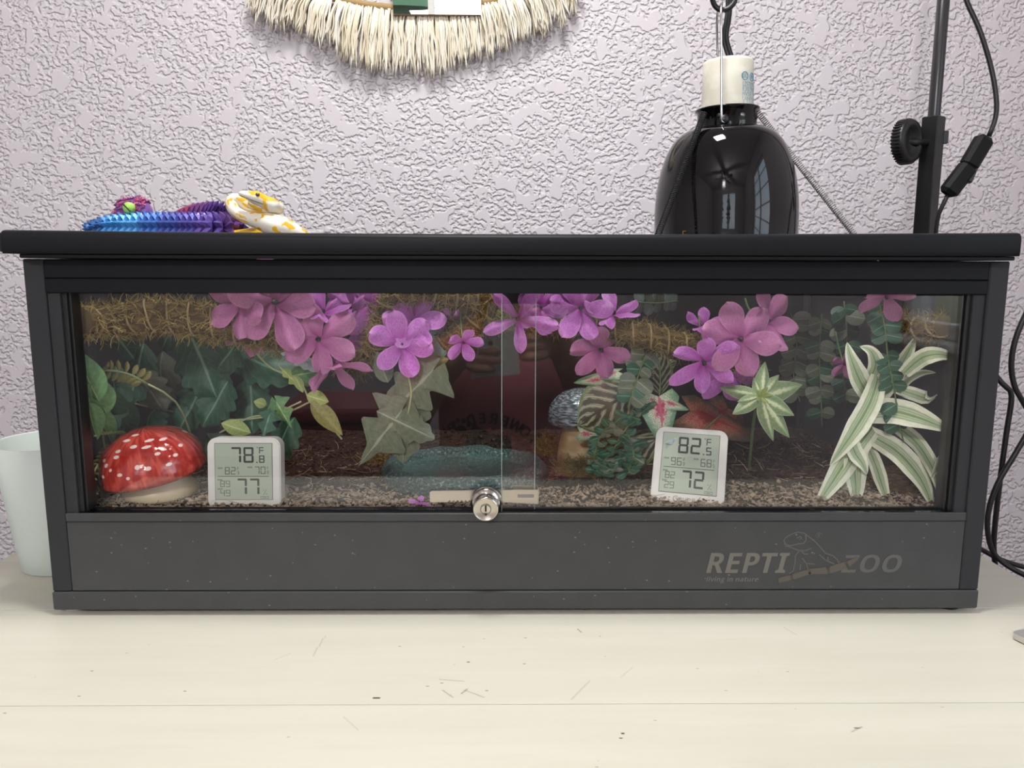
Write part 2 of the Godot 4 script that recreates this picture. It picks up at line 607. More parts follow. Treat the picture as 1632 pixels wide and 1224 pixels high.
func make_materials() -> void:
	M.black = mat("3f4043", 0.42, 0.0, 0.4)
	M.blackgroove = mat("141416", 0.5)
	var bimg := speckle("424344", "454647", 71, 0.02, -0.4, 0.5, 512)
	for i in 160:                                             # dust and nicks in the powder coat
		bimg.fill_rect(Rect2i(rng.randi_range(0, 508), rng.randi_range(0, 508), rng.randi_range(1, 2), 1), Color("8a8a88"))
	M.coat = texmat(bimg, 0.40)  # lit copy of the black coat, colour lifted for the table bounce
	M.coat.uv1_triplanar = true
	M.coat.uv1_world_triplanar = true
	M.coat.uv1_scale = Vector3(2.2, 2.2, 2.2)
	M.coat.metallic_specular = 0.4
	M.lid = mat("1b1c1f", 0.45, 0.0, 0.25)  # same black finish, colour darkened to hold the shade on lid and header
	M.post = mat("393a3c", 0.5, 0.0, 0.2)  # in-between copy of the coat, with the posts' shade in its colour
	M.plastic = mat("161617", 0.38)
	M.glossblack = mat("08080a", 0.05, 0.0, 0.5)
	M.chrome = mat("d8d4cc", 0.14, 1.0)
	M.steel = mat("cfc8ba", 0.3, 1.0)
	M.wire = mat("8f8f90", 0.3, 0.9)
	M.glass = StandardMaterial3D.new()
	M.glass.transparency = BaseMaterial3D.TRANSPARENCY_ALPHA
	M.glass.albedo_color = Color(1, 1, 1, 0.0)
	M.glass.roughness = 0.0
	M.glass.metallic_specular = 0.5
	M.glassedge = mat("9fb0aa", 0.25)
	M.whiteplastic = mat("dcdad2", 0.4)
	M.rubber = mat("c9c9c4", 0.5)
	var wr := wall_relief()
	M.wall = mat("d1ccd1", 0.55)
	M.wall.heightmap_enabled = true
	M.wall.heightmap_texture = wr
	M.wall.heightmap_scale = 0.19
	M.wall.uv1_triplanar = true
	M.wall.uv1_world_triplanar = true
	M.wall.uv1_triplanar_sharpness = 8.0
	M.wall.uv1_scale = Vector3(1.0 / 1.5, 1.0 / 1.0667, 1.0 / 1.5)
	M.wall.uv1_offset = Vector3(0.47, 0.31, 0.2)
	M.ceil = mat("d9d6d2", 0.8)
	M.floor = texmat(speckle("8a8078", "9c9288", 5, 0.05), 0.9)
	M.floor.uv1_triplanar = true
	M.floor.uv1_scale = Vector3(2, 2, 2)
	M.trim = mat("e6e3dd", 0.5)
	# painted table boards: faint brush streaks, scuffs and stains
	M.boards = []
	for b in 7:
		var img := Image.create(1024, 256, false, Image.FORMAT_RGB8)
		var n1 := noise(31 + b, 0.012, 4)
		var n2 := noise(41 + b, 0.03, 3)
		for y in 256:
			for x in 1024:
				var c := Color("d4d1c1").lerp(Color("d9d6c7"), 0.5 + 0.8 * n1.get_noise_2d(x * 0.25, y * 1.6))
				c = c.lerp(Color("d2cdbd"), smoothstep(0.2, 0.6, n2.get_noise_2d(x * 0.25, y)) * 0.35)
				img.set_pixel(x, y, c)
		for i in 22:
			var g := Color("8f8a7a") if rng.randf() < 0.6 else Color("b7ae98")
			img.fill_rect(Rect2i(rng.randi_range(0, 1020), rng.randi_range(0, 250), rng.randi_range(1, 2), rng.randi_range(1, 2)), g)
		for i in 3:                                           # short scratches
			var x0 := rng.randi_range(30, 960)
			var y0 := rng.randi_range(20, 190)
			var dx := rng.randf_range(-0.6, 0.9)
			for k in rng.randi_range(12, 34):
				var c0 := img.get_pixel(clampi(x0 + int(k * dx), 0, 1023), mini(y0 + k, 255))
				img.set_pixel(clampi(x0 + int(k * dx), 0, 1023), mini(y0 + k, 255), c0.lerp(Color("98917f"), 0.3))
		var z0: float = BOARDS[b]
		var z1: float = BOARDS[b + 1]
		for k in [[596, 1112, 5, 3], [746, 1055, 2, 2], [990, 1168, 2, 3], [989, 1176, 2, 2], [1363, 1160, 4, 2], [636, 1030, 2, 1], [125, 1110, 2, 1], [680, 1094, 2, 1], [704, 1089, 2, 1]]:
			var p := on(k[0], k[1], 0.0)
			if p.z > z0 and p.z < z1:
				img.fill_rect(Rect2i(int((p.x + 0.605) / 1.167 * 1024), int((p.z - z0) / (z1 - z0) * 256), k[2], k[3]), Color("4a4740"))
		for k in [[518, 1014, 498, 1046], [940, 1085, 910, 1116], [740, 1100, 772, 1112], [722, 1112, 705, 1100], [735, 1106, 745, 1098], [1357, 1166, 1374, 1158], [920, 1002, 927, 1008], [700, 1083, 740, 1086]]:
			for q in 60:
				var p := on(lerpf(k[0], k[2], q / 60.0), lerpf(k[1], k[3], q / 60.0), 0.0)
				if p.z > z0 and p.z < z1:
					var ix := clampi(int((p.x + 0.605) / 1.167 * 1024), 0, 1022)
					var iy := clampi(int((p.z - z0) / (z1 - z0) * 256), 0, 255)
					img.set_pixel(ix, iy, img.get_pixel(ix, iy).lerp(Color("8a8270"), 0.3))
		M.boards.append(texmat(img, 0.42))
	var leafs := {"dark": 0.3, "green": 0.35, "lime": 0.4, "olive": 0.35, "grey": 0.3, "teal": 0.35, "silver": 0.3, "strap": 0.35, "star": 0.3, "calathea": 0.25, "caladium": 0.3, "petal": 0.55, "pink": 0.5}
	for k in leafs:
		M[k] = leafy(texmat(leaf_img(k), 0.5), leafs[k])
	M.clear = mat("9fb0a8", 0.12)
	M.clear.transparency = BaseMaterial3D.TRANSPARENCY_ALPHA
	M.clear.albedo_color = Color(0.62, 0.72, 0.68, 0.28)
	M.stem = mat("5f7a45", 0.6)
	M.palestem = mat("a5ad80", 0.6)
	M.darkstem = mat("2c2f22", 0.6)
	M.jute = mat("9c8a60", 0.9)
	M.core = texmat(speckle("4a3a1e", "7a6532", 8, 0.06), 0.95)

func build_light() -> void:
	var cam := Camera3D.new()
	cam.name = "camera"
	cf = Vector3(sin(0.0104) * cos(0.1517), -sin(0.1517), -cos(0.0104) * cos(0.1517))
	var r0 := Vector3(cos(0.0104), 0, sin(0.0104))
	var u0 := r0.cross(cf)
	cr = r0 * cos(0.0025) + u0 * sin(0.0025)
	cu = -r0 * sin(0.0025) + u0 * cos(0.0025)
	cam.transform = Transform3D(Basis(cr, cu, -cf), CAM)
	cam.fov = rad_to_deg(2.0 * atan(612.0 / F))
	cam.near = 0.002
	cam.far = 200.0
	cam.current = true
	add_child(cam)
	var env := Environment.new()
	env.background_mode = Environment.BG_SKY
	var sm := ProceduralSkyMaterial.new()
	sm.sky_top_color = Color("b9cbe0")
	sm.sky_horizon_color = Color("e6ebef")
	sm.ground_bottom_color = Color("6b6f62")
	sm.ground_horizon_color = Color("a7a99c")
	sm.energy_multiplier = 1.0
	var sky := Sky.new()
	sky.sky_material = sm
	env.sky = sky
	env.background_energy_multiplier = 4.4
	env.tonemap_mode = Environment.TONE_MAPPER_LINEAR
	env.tonemap_exposure = 1.09
	env.sdfgi_enabled = true
	env.ssao_enabled = true
	env.ssil_enabled = true
	var we := WorldEnvironment.new()
	we.name = "surroundings"
	we.environment = env
	add_child(we)
	var al := AreaLight3D.new()
	al.name = "ceiling_lamp_glow"
	al.area_size = Vector2(0.26, 0.26)
	al.light_color = Color("fbfaf7")
	al.light_energy = 1.85
	al.shadow_enabled = true
	al.area_range = 8.0
	al.position = Vector3(-0.06, 1.60, 0.10)
	al.rotation_degrees = Vector3(-90, 0, 0)
	add_child(al)
	var om := OmniLight3D.new()
	om.name = "fan_lamp_glow"
	om.light_color = Color("faf7f8")
	om.light_energy = 1.6
	om.light_size = 0.06
	om.omni_range = 9.0
	om.omni_attenuation = 2.0
	om.shadow_enabled = true
	om.position = Vector3(-0.55, 1.30, 2.1)
	add_child(om)

func build_room() -> void:
	var x0 := -2.4; var x1 := 1.15; var z0 := -0.65; var z1 := 3.6; var y0 := -0.75; var y1 := 1.72; var t := 0.12
	setting("wall_back", span(x0 - t, x1 + t, y0, y1, z0 - t, z0, 0.0), M.wall, "lilac knockdown-textured plaster wall behind the terrarium")
	setting("wall_left", span(x0 - t, x0, y0, y1, z0, z1, 0.0), M.wall, "lilac textured side wall on the open side of the table")
	setting("floor", span(x0 - t, x1 + t, y0 - t, y0, z0 - t, z1 + t, 0.0), M.floor, "grey-brown carpeted floor under the white table")
	setting("ceiling", span(x0 - t, x1 + t, y1, y1 + t, z0 - t, z1 + t, 0.0), M.ceil, "plain off-white ceiling over the whole room")
	# right wall with a window opening
	var st := S()
	var wz0 := 0.45; var wz1 := 1.55; var wy0 := 0.15; var wy1 := 1.30
	cbox(st, Vector3(x1 + t / 2, (y0 + wy0) / 2, (z0 + z1) / 2), Vector3(t, wy0 - y0, z1 - z0), 0.0)
	cbox(st, Vector3(x1 + t / 2, (y1 + wy1) / 2, (z0 + z1) / 2), Vector3(t, y1 - wy1, z1 - z0), 0.0)
	cbox(st, Vector3(x1 + t / 2, (wy0 + wy1) / 2, (z0 + wz0) / 2), Vector3(t, wy1 - wy0, wz0 - z0), 0.0)
	cbox(st, Vector3(x1 + t / 2, (wy0 + wy1) / 2, (wz1 + z1) / 2), Vector3(t, wy1 - wy0, z1 - wz1), 0.0)
	setting("wall_right", done(st), M.wall, "lilac textured side wall holding the smaller window")
	# front wall behind the photographer, with a wide window
	st = S()
	var fx0 := -1.2; var fx1 := 0.2; var fy0 := 0.35; var fy1 := 1.45
	cbox(st, Vector3((x0 + x1) / 2, (y0 + fy0) / 2, z1 + t / 2), Vector3(x1 - x0 + 2 * t, fy0 - y0, t), 0.0)
	cbox(st, Vector3((x0 + x1) / 2, (y1 + fy1) / 2, z1 + t / 2), Vector3(x1 - x0 + 2 * t, y1 - fy1, t), 0.0)
	cbox(st, Vector3((x0 - t + fx0) / 2, (fy0 + fy1) / 2, z1 + t / 2), Vector3(fx0 - x0 + t, fy1 - fy0, t), 0.0)
	cbox(st, Vector3((x1 + t + fx1) / 2, (fy0 + fy1) / 2, z1 + t / 2), Vector3(x1 + t - fx1, fy1 - fy0, t), 0.0)
	setting("wall_front", done(st), M.wall, "lilac wall with a wide window facing the terrarium")
	# the windows: frame, muntins, panes
	var w1 := thing("window_1", "white framed window with muntins in the right wall", "window", Vector3(x1 + 0.06, wy0, (wz0 + wz1) / 2))
	w1.set_meta("kind", "structure")
	var fr := S()
	for y in [wy0 + 0.02, wy1 - 0.02]:
		cbox(fr, Vector3(x1 + 0.06, y, (wz0 + wz1) / 2), Vector3(0.06, 0.04, wz1 - wz0), 0.003)
	for z in [wz0 + 0.02, wz1 - 0.02, (wz0 + wz1) / 2]:
		cbox(fr, Vector3(x1 + 0.06, (wy0 + wy1) / 2, z), Vector3(0.06, wy1 - wy0, 0.04), 0.003)
	wpart("window_frame", done(fr), M.trim, w1)
	for k in 4:
		wpart("muntin", span(x1 + 0.05, x1 + 0.07, wy0 + 0.23 * (k + 1) - 0.008, wy0 + 0.23 * (k + 1) + 0.008, wz0 + 0.03, wz1 - 0.03, 0.002), M.trim, w1)
	wpart("window_sill", span(x1 - 0.05, x1 + 0.04, wy0 - 0.02, wy0, wz0 - 0.04, wz1 + 0.04, 0.004), M.trim, w1)
	wpart("pane", span(x1 + 0.058, x1 + 0.062, wy0 + 0.03, wy1 - 0.03, wz0 + 0.03, wz1 - 0.03, 0.0), M.glass, w1)
	var w2 := thing("window_2", "wide white framed window in the wall facing the terrarium", "window", Vector3((fx0 + fx1) / 2, fy0, z1 + 0.06))
	w2.set_meta("kind", "structure")
	fr = S()
	for y in [fy0 + 0.02, fy1 - 0.02]:
		cbox(fr, Vector3((fx0 + fx1) / 2, y, z1 + 0.06), Vector3(fx1 - fx0, 0.04, 0.06), 0.003)
	for x in [fx0 + 0.02, fx1 - 0.02, (fx0 + fx1) / 2]:
		cbox(fr, Vector3(x, (fy0 + fy1) / 2, z1 + 0.06), Vector3(0.04, fy1 - fy0, 0.06), 0.003)
	wpart("window_frame", done(fr), M.trim, w2)
	wpart("window_sill", span(fx0 - 0.04, fx1 + 0.04, fy0 - 0.02, fy0, z1 - 0.05, z1 + 0.04, 0.004), M.trim, w2)
	wpart("pane", span(fx0 + 0.03, fx1 - 0.03, fy0 + 0.03, fy1 - 0.03, z1 + 0.058, z1 + 0.062, 0.0), M.glass, w2)
	# conifers outside, mirrored in the macrame mirror
	var tg := mat("3d5a3a", 0.9)
	for i in 5:
		var o := thing("conifer_tree", ["tall dark conifer outside the wide window", "slender conifer outside beside the tall one", "broad conifer growing outside the wide window", "small conifer outside at the window edge", "leaning conifer outside past the small one"][i], "tree", Vector3(-4.95 + i * 1.8, -0.9, 8.0 + 0.4 * (i % 2)), "trees outside the window")
		part("trunk", lathem([Vector2(0.12, 0), Vector2(0.09, 1.2), Vector2(0.03, 3.0)], 8), M.core, o)
		var cst := S()
		for k in 6:
			var yb := 0.7 + k * 0.5
			var rr := 0.85 - k * 0.12 + 0.05 * (i % 2)
			lathe(cst, [Vector2(rr, yb), Vector2(rr * 0.5, yb + 0.35), Vector2(0.02, yb + 0.85)], 11, Transform3D(Basis(Vector3.UP, k * 0.9 + i), Vector3(0.05 * sin(k * 2.0 + i), 0, 0)))
		part("foliage", done(cst), tg, o)
	# ceiling lamp and ceiling fan, which the lamp dome mirrors
	var cl := thing("ceiling_lamp", "round flush ceiling lamp with a glowing disc and white ring", "lamp", Vector3(-0.06, y1, 0.10))
	part("housing", lathem([Vector2(0.01, 0.0), Vector2(0.19, 0.0), Vector2(0.19, -0.06), Vector2(0.15, -0.085), Vector2(0.15, -0.06)], 32), M.trim, cl)
	var gl := mat("fff4e2", 0.5)
	gl.emission_enabled = true
	gl.emission = Color("fff1dc")
	gl.emission_energy_multiplier = 5.0
	part("diffuser", lathem([Vector2(0.15, -0.075), Vector2(0.10, -0.085), Vector2(0.001, -0.088)], 32), gl, cl, Transform3D(), "glowing diffuser disc")
	var fan := thing("ceiling_fan", "five-bladed dark ceiling fan with a glowing globe lamp", "fan", Vector3(-0.55, y1, 2.1))
	part("rod", lathem([Vector2(0.06, 0), Vector2(0.06, -0.04), Vector2(0.015, -0.06), Vector2(0.015, -0.2)], 16), M.plastic, fan)
	part("motor", lathem([Vector2(0.02, -0.18), Vector2(0.11, -0.2), Vector2(0.12, -0.28), Vector2(0.05, -0.33), Vector2(0.01, -0.33)], 20), M.plastic, fan)
	for k in 5:
		part("blade", boxm(Vector3(0.36, -0.25, 0), Vector3(0.5, 0.01, 0.13), 0.004, Basis(Vector3.RIGHT, 0.2)), mat("2b211b", 0.5), fan, Transform3D(Basis(Vector3.UP, TAU * k / 5.0 + 0.3), Vector3.ZERO))
	part("globe", lathem([Vector2(0.03, -0.335), Vector2(0.085, -0.38), Vector2(0.09, -0.42), Vector2(0.06, -0.47), Vector2(0.001, -0.49)], 24), gl, fan, Transform3D(), "glowing glass globe")

func build_table() -> void:
	var x0 := -0.605; var x1 := 0.562
	var t := thing("white_table", "white painted wooden table of wide boards carrying the terrarium", "table", Vector3(0, -0.75, 0))
	var edges := BOARDS
	for i in edges.size() - 1:
		var a: float = edges[i] + 0.0004
		var b: float = edges[i + 1] - 0.0004
		var st := S()
		cbox(st, Vector3((x0 + x1) / 2, -0.012, (a + b) / 2), Vector3(x1 - x0, 0.024, b - a), 0.0002)
		# uv of the top face along the board
		var mdt := done(st)
		var arr := mdt.surface_get_arrays(0)
		var uv := PackedVector2Array()
		for v in arr[Mesh.ARRAY_VERTEX]:
			uv.append(Vector2((v.x - x0) / (x1 - x0), (v.z - a) / (b - a)))
		arr[Mesh.ARRAY_TEX_UV] = uv
		var am := ArrayMesh.new()
		am.add_surface_from_arrays(Mesh.PRIMITIVE_TRIANGLES, arr)
		wpart("board", am, M.boards[i], t)
	var tm := mat("e2ded1", 0.5)
	wpart("apron", span(x0 + 0.05, x1 - 0.05, -0.11, -0.025, 0.40, 0.42), tm, t)
	wpart("apron", span(x0 + 0.05, x1 - 0.05, -0.11, -0.025, -0.55, -0.53), tm, t)
	for lx in [x0 + 0.05, x1 - 0.05]:
		for lz in [-0.54, 0.41]:
			wpart("leg", span(lx - 0.03, lx + 0.03, -0.75, -0.0245, lz - 0.03, lz + 0.03, 0.003), tm, t)

# ------------------------------------------------------------------ terrarium
func strip(pts: Array, w, t := 0.0004) -> ArrayMesh:      # a flat painted line on the front panel, [x, y] in metres
	var st := S()
	st.set_smooth_group(-1)
	var n := pts.size()
	for i in n - 1:
		var a := Vector2(pts[i][0], pts[i][1])
		var b := Vector2(pts[i + 1][0], pts[i + 1][1])
		var d := (b - a).normalized()
		var nn := Vector2(-d.y, d.x)
		var wa := rad(w, i, n) / 2
		var wb := rad(w, i + 1, n) / 2
		a -= d * wa * 0.4
		b += d * wb * 0.4
		var q := [a + nn * wa, b + nn * wb, b - nn * wb, a - nn * wa]
		quad(st, Vector3(q[0].x, q[0].y, t), Vector3(q[1].x, q[1].y, t), Vector3(q[2].x, q[2].y, t), Vector3(q[3].x, q[3].y, t))
		quad(st, Vector3(q[0].x, q[0].y, t), Vector3(q[0].x, q[0].y, 0), Vector3(q[1].x, q[1].y, 0), Vector3(q[1].x, q[1].y, t))
		quad(st, Vector3(q[3].x, q[3].y, t), Vector3(q[2].x, q[2].y, t), Vector3(q[2].x, q[2].y, 0), Vector3(q[3].x, q[3].y, 0))
	return done(st)

func logo_pts(list: Array) -> Array:
	var out := []
	for a in list:
		var p := at(a[0], a[1], 0.0)
		out.append([p.x, p.y])
	return out

func build_terrarium() -> void:
	var W := 0.46
	var D := -0.457
	var t := thing("terrarium", "long black metal reptile terrarium with sliding glass doors", "terrarium", Vector3(0, 0, -0.22))
	for x in [-W, W]:
		var s := signf(x)
		wpart("corner_post", span(x - s * 0.0185, x, 0.0245, 0.349, -0.022, 0.0, 0.0012), M.post, t)
		wpart("corner_post", span(x - s * 0.0185, x, 0.0245, 0.349, D, D + 0.022, 0.0012), M.post, t)
		wpart("side_panel", span(x - s * 0.012, x - s * 0.002, 0.024, 0.349, D + 0.02, -0.02, 0.0005), M.black, t)
		# vertical glass channel: a flat strip and a dark groove
		var ch := wpart("side_channel", span(x - s * 0.0185, x - s * 0.0300, 0.0955, 0.318, -0.026, -0.003, 0.0006), M.post, t)
		part("groove", span(x - s * 0.0300, x - s * 0.0345, 0.1045, 0.318, -0.026, -0.006, 0.0004), M.blackgroove, ch)
		part("groove", span(x - s * 0.0345, x - s * 0.0368, 0.1045, 0.318, -0.026, -0.009, 0.0004), M.plastic, ch)
	# rails, seen from top to bottom
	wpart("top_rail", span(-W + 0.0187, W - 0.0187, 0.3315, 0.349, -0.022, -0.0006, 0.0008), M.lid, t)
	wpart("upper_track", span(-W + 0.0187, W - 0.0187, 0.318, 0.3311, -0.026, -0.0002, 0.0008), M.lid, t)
	var lt := wpart("lower_track", span(-W + 0.0187, W - 0.0187, 0.0962, 0.1045, -0.003, 0.0002, 0.0008), M.coat, t)
	part("groove", span(-W + 0.0187, W - 0.0187, 0.0962, 0.1005, -0.0065, -0.0032, 0.0004), M.blackgroove, lt)
	part("groove", span(-W + 0.0187, W - 0.0187, 0.0962, 0.1030, -0.026, -0.0245, 0.0004), M.plastic, lt)
	part("groove", span(-W + 0.0187, W - 0.0187, 0.0962, 0.0995, -0.0245, -0.0066, 0.0004), M.blackgroove, lt)
	var fp := wpart("front_panel", span(-W + 0.0188, W - 0.0188, 0.0248, 0.0957, -0.020, -0.0006, 0.0008), M.coat, t, "wide black lower panel with a printed logo")
	wpart("base_plinth", span(-W - 0.0005, W + 0.0005, 0.0055, 0.0243, D, 0.0012, 0.0012), M.coat, t)
	wpart("back_panel", span(-W + 0.002, W - 0.002, 0.024, 0.349, D, D + 0.008, 0.0005), M.blackgroove, t)
	wpart("floor_panel", span(-W + 0.012, W - 0.012, 0.080, 0.086, D + 0.008, -0.027, 0.0005), M.black, t)
	wpart("back_rail", span(-W + 0.0187, W - 0.0187, 0.33, 0.349, D, D + 0.02, 0.0008), M.coat, t)
	for x in [-0.448, 0.440]:
		for z in [-0.018, D + 0.02]:
			wpart("foot", lathem([Vector2(0.001, 0.0), Vector2(0.011, 0.0), Vector2(0.0125, 0.003), Vector2(0.0125, 0.0054), Vector2(0.001, 0.0054)], 20, Transform3D(Basis(), Vector3(x, 0, z))), M.rubber if x < 0 else M.plastic, t)
	# the two sliding panes: the one on the left runs behind, its edge under the lock bar
	var xe := at(853, 640, -0.0185).x
	var xf := at(800, 640, -0.0105).x
	var p1 := wpart("sliding_pane", boxm(Vector3((xe - 0.424) / 2, 0.2095, -0.0185), Vector3(xe + 0.424, 0.214, 0.004), 0.0), M.glass, t, "rear sliding glass pane")
	part("polished_edge", span(xe - 0.0003, xe + 0.0003, 0.103, 0.3165, -0.0203, -0.0167, 0.0), M.glassedge, p1)
	var p2 := wpart("sliding_pane", boxm(Vector3((xf + 0.424) / 2, 0.2095, -0.0105), Vector3(0.424 - xf, 0.214, 0.004), 0.0), M.glass, t, "front sliding glass pane")
	part("polished_edge", span(xf - 0.0005, xf + 0.0001, 0.103, 0.3165, -0.0123, -0.0087, 0.0), M.glassedge, p2)
	# printed logo on the lower panel
	var paint := mat("6b6961", 0.45)
	var faint := mat("5a5956", 0.5)
	var grey := mat("64635e", 0.5)
	var shear := Basis(Vector3(1, 0, 0), Vector3(0.21, 1, 0), Vector3(0, 0, 1))
	var z0 := -0.0006
	for a in [["REPTI", 1192, 897, 132.0, 38.0, paint], ["ZOO", 1390, 898, 98.0, 34.0, faint], ["living in nature", 1167, 924, 87.0, 13.0, grey]]:
		var tm := words(a[0], 0.1, 0.0008, "Droid Sans", true)
		var ab := tm.get_aabb()
		var c := at(a[1], a[2], z0)
		var sx: float = a[3] * 0.000594 / ab.size.x
		var sy: float = a[4] * 0.000594 / ab.size.y * (0.9 if a[0] == "living in nature" else 0.92)
		var o := wpart("printed_lettering", tm, a[5], fp)
		o.transform = Transform3D(shear * Basis.from_scale(Vector3(sx, sy, 1)), c - t.position - fp.position)
		# fp sits at minus the thing's position, so its own frame is the world's
		o.transform.origin = c - (shear * Basis.from_scale(Vector3(sx, sy, 1))) * ab.get_center()
	var liz := [
		[[1253, 868], [1249, 862], [1252, 857], [1262, 851], [1272, 848], [1282, 850], [1290, 856], [1301, 865], [1308, 873], [1316, 882], [1328, 886], [1335, 893], [1337, 898]],
		[[1250, 867], [1260, 870], [1272, 867], [1281, 866], [1285, 860], [1284, 852]],
		[[1252, 870], [1262, 873], [1272, 877], [1282, 878], [1293, 874]],
		[[1277, 878], [1282, 883], [1288, 883]],
		[[1275, 877], [1268, 885], [1267, 897], [1264, 910], [1258, 914]],
		[[1279, 890], [1285, 898], [1288, 908]], [[1276, 900], [1275, 908]], [[1285, 898], [1298, 899]],
		[[1306, 884], [1316, 893], [1330, 899]], [[1319, 888], [1320, 893], [1314, 892]],
		[[1270, 858], [1275, 855], [1278, 858], [1274, 860]]]
	for l in liz:
		part("printed_lizard_line", strip(logo_pts(l), 0.0012, 0.0004), faint, fp, Transform3D(Basis(), Vector3(0, 0, -0.0006)))
	part("printed_branch", strip(logo_pts([[1242, 925], [1262, 920], [1290, 911], [1320, 909], [1350, 900], [1366, 890]]), [0.0052, 0.0058, 0.0055, 0.0075, 0.007, 0.003], 0.0007), mat("565148", 0.55), fp, Transform3D(Basis(), Vector3(0, 0, -0.0006)))
	var rm := words("®", 0.0085, 0.0008)
	part("printed_mark", rm, faint, fp, Transform3D(Basis(), at(1305, 853, z0)))
	build_lid()
	build_lock()

func build_lid() -> void:
	var t := thing("mesh_screen", "black metal mesh screen lying on top of the terrarium", "screen", Vector3(0, 0.349, -0.22))
	# front rail with the slight sag of the real one
	var st := S()
	var prof := [Vector2(0.017, 0.3535), Vector2(0.0175, 0.357), Vector2(0.0175, 0.368), Vector2(0.0168, 0.3715), Vector2(0.0145, 0.3738), Vector2(0.010, 0.3748), Vector2(-0.012, 0.3748), Vector2(-0.012, 0.3535)]
	var n := 40
	for i in n:
		for k in prof.size():
			var a: Vector2 = prof[k]
			var b: Vector2 = prof[(k + 1) % prof.size()]
			var u0 := float(i) / n
			var u1 := float(i + 1) / n
			var x0 := lerpf(-0.4665, 0.4565, u0)
			var x1 := lerpf(-0.4665, 0.4565, u1)
			var s0 := -0.0025 * sin(PI * u0) * smoothstep(0.355, 0.374, a.y)
			var s1 := -0.0025 * sin(PI * u1) * smoothstep(0.355, 0.374, a.y)
			var s2 := -0.0025 * sin(PI * u0) * smoothstep(0.355, 0.374, b.y)
			var s3 := -0.0025 * sin(PI * u1) * smoothstep(0.355, 0.374, b.y)
			quad(st, Vector3(x0, a.y + s0, a.x), Vector3(x0, b.y + s2, b.x), Vector3(x1, b.y + s3, b.x), Vector3(x1, a.y + s1, a.x))
	st.set_smooth_group(-1)
	for x in [-0.4665, 0.4565]:
		var q := []
		for p in prof:
			q.append(Vector3(x, p.y, p.x))
		face(st, q, Vector3(0, 0.36, 0))
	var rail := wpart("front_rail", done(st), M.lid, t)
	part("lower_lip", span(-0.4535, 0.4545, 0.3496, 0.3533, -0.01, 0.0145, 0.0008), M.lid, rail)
	part("end_cap", span(-0.4698, -0.4668, 0.355, 0.3725, -0.01, 0.016, 0.001), M.plastic, rail)
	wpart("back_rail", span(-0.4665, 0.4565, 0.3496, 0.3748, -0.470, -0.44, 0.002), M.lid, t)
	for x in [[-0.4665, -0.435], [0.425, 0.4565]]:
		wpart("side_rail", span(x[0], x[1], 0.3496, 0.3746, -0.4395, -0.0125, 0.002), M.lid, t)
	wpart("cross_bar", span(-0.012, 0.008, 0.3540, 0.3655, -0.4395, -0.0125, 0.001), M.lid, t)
	var ms := S()
	var y := 0.3645
	ms.set_smooth_group(-1)
	for i in 172:
		var x := -0.432 + i * 0.005
		cbox(ms, Vector3(x, y, -0.226), Vector3(0.0009, 0.0008, 0.427), 0.0)
	for i in 85:
		var z := -0.016 - i * 0.005
		cbox(ms, Vector3(-0.005, y + 0.0008, z), Vector3(0.860, 0.0008, 0.0009), 0.0)
	var mm := wpart("wire_mesh", done(ms), M.plastic, t)
	mm.set_meta("kind", "stuff")

